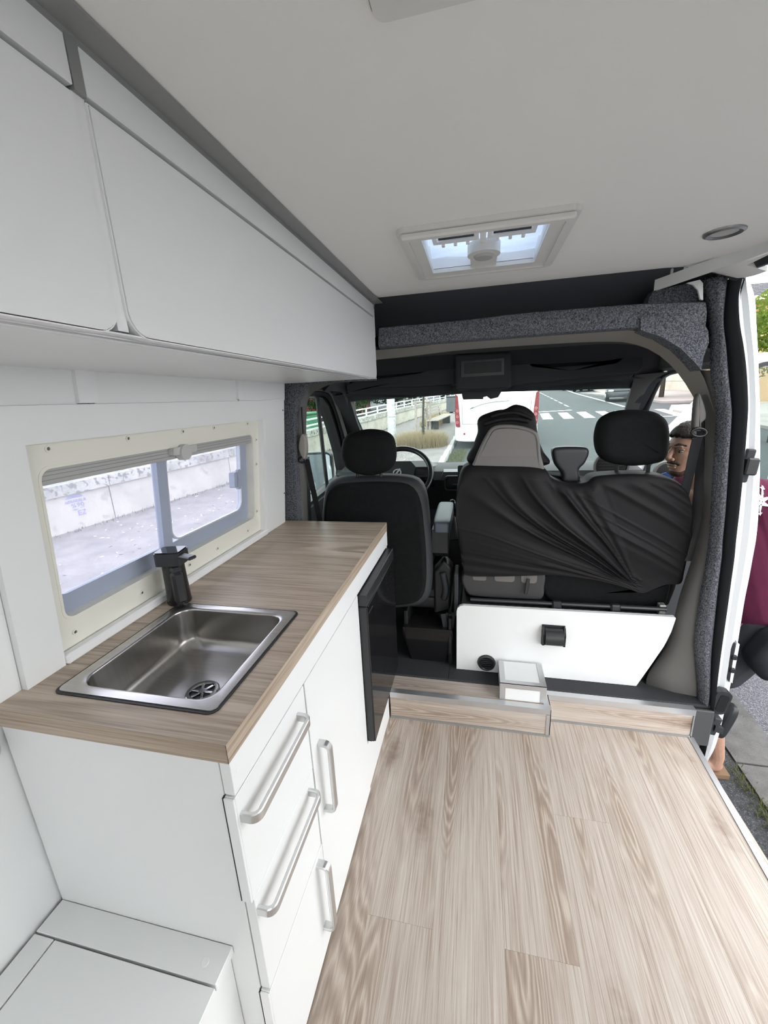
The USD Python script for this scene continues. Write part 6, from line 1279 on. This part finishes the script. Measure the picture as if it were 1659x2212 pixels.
# clothes
tors = [limb([(hip+[0.02, -0.06, -0.05], 0.145), (chest+[0.03, -0.05, 0], 0.150), (neck+[0.06, -0.02, -0.10], 0.085)]), limb([(hip+[0.02, 0.07, -0.05], 0.145), (chest+[0.03, 0.06, 0], 0.150), (neck+[0.06, 0.03, -0.10], 0.085)]),
        limb([(Ls+[0.02, 0, 0], 0.078), (neck+[0.05, 0, -0.07], 0.072), (Rs+[0.02, 0, 0], 0.078)]), limb([(Ls+[0.03, 0.0, 0], 0.078), (Ls*0.35+Le*0.65, 0.066)]), limb([(Rs+[0.03, 0, 0], 0.078), (Rs*0.35+Re*0.65, 0.066)]),
        limb([(Ls+[0.14, 0.05, -0.02], 0.09), (hip+[0.08, -0.07, 0.0], 0.13)]), limb([(Ls+[0.14, 0.05, -0.02], 0.085), (Ls+[0.02, 0.02, -0.02], 0.075)]), limb([(Ls+[0.14, 0.05, -0.02], 0.085), (Rs+[0.14, -0.05, -0.02], 0.085)])]
m_shirt = skin(tors, 0.016, 10); v = np.array(m_shirt.vertices); nrm = m_shirt.vertex_normals
v = v + nrm*(0.012*(meshkit.fbm(v*np.array([9, 9, 6])+v[:, [2, 0, 1]]*5, 3, 6)-0.5))[:, None]
cutz = 0.285
v[:, 2] = np.where(v[:, 2] < cutz, cutz-(cutz-v[:, 2])*0.02, v[:, 2])
m_shirt = trimesh.Trimesh(v, m_shirt.faces, process=False)
shirt = obj('shirt', m_shirt, MAROON, man, smooth=True, label='maroon short-sleeved T-shirt')
# white flower print on the back of the shoulder
fc_ = aty(1640, 1085, 2.02)
pet = None
for k in range(8):
    a = math.radians(22+45*k); d = np.array([math.cos(a), math.sin(a)]); n2 = np.array([-d[1], d[0]])
    P = [d*0.008, d*0.022+n2*0.009, d*0.042+n2*0.004, d*0.052+n2*0.003, d*0.056+n2*0.009, d*0.060+n2*0.004, d*0.068, d*0.060-n2*0.004, d*0.056-n2*0.009, d*0.052-n2*0.003, d*0.042-n2*0.004, d*0.022-n2*0.009]
    q = sg.Polygon(P); pet = q if pet is None else pet.union(q)
pet = pet.union(sg.Point(0, 0).buffer(0.010))
fm_ = slab_y(pet.segmentize(0.006), 0, 0.0015); fm_ = fm_.subdivide(); fv = np.array(fm_.vertices); near = np.array(m_shirt.vertices); front = near[near[:, 1] < 2.16]
from scipy.spatial import cKDTree
for _ in range(3):
    _, ix0 = cKDTree(front[:, [0, 2]]).query(fc_[[0, 2]], k=6); fc_ = aty(1640, 1085, front[ix0][:, 1].min())
fv[:, 0] += fc_[0]; fv[:, 2] += fc_[2]
_, ix = cKDTree(front[:, [0, 2]]).query(fv[:, [0, 2]], k=6)
fv[:, 1] += front[ix][:, :, 1].min(1)-0.004
obj('flower_print', trimesh.Trimesh(fv, fm_.faces, process=False), mat('print_white', (0.8, 0.8, 0.8), 0.8), shirt, label='white flower-like print on the shirt')
def shleg(y, kx): return limb([((1.32, y, 0.31), 0.118), ((kx+0.015, y, 0.06), 0.085)])
m_sh = skin([shleg(LY, 1.19), shleg(RY_, 1.23), limb([((1.345, LY+0.02, 0.33), 0.125), ((1.345, RY_-0.02, 0.33), 0.125)])], 0.016, 8)
obj('shorts', m_sh, SHORTS, man, smooth=True, label='dark grey knee-length shorts')
for y, fx_ in ((LY, 1.190), (RY_, 1.245)):
    so_ = poly([(fx_+0.105, y-0.036), (fx_+0.108, y+0.036), (fx_+0.0, y+0.044), (fx_-0.12, y+0.052), (fx_-0.175, y+0.02), (fx_-0.170, y-0.03), (fx_-0.10, y-0.05), (fx_, y-0.042)]).buffer(0.006)
    sd_ = obj('sandal', slab_z(so_, -0.556, -0.532), mat('sandal_brown', (0.20, 0.125, 0.075), 0.7) if y == LY else UsdShade.Material.Get(stage, '/World/Looks/sandal_brown'), man)
    obj('strap', tube([(fx_-0.07, y-0.050, -0.535), (fx_-0.06, y-0.03, -0.490), (fx_-0.06, y, -0.475), (fx_-0.06, y+0.03, -0.490), (fx_-0.07, y+0.050, -0.535)], 0.010, 6), UsdShade.Material.Get(stage, '/World/Looks/sandal_brown'), sd_, smooth=True)
bag = thing('bag', 'black soft bag hanging beside the man', 'bag')
bp_ = outline([(1614, 1420), (1640, 1386), (1665, 1366), (1700, 1362), (1722, 1400), (1715, 1452), (1690, 1464), (1660, 1460), (1634, 1457)], 1.90, 60, 4)
m_bag = pillow(bp_, 1.84, 0.13, 0.04, steps=8); v = np.array(m_bag.vertices); v[:, 1] += 0.02*(meshkit.fbm(v*14, 3, 3)-0.5)
obj('pouch', trimesh.Trimesh(v, m_bag.faces, process=False), mat('bag_black', (0.012, 0.014, 0.018), 0.7), bag, smooth=60)
tq = aty(1690, 1364, 1.90)
obj('strap', tube(smoothline([(tq[0]+0.03, 1.90, tq[2]-0.015), (1.47, 2.06, 0.33), (1.44, 2.32, 0.50), (1.34, 2.36, 0.82), (1.22, 2.30, 1.03)]), 0.016, 8, flat=(1.0, 0.22)), BLACK, bag, smooth=True)
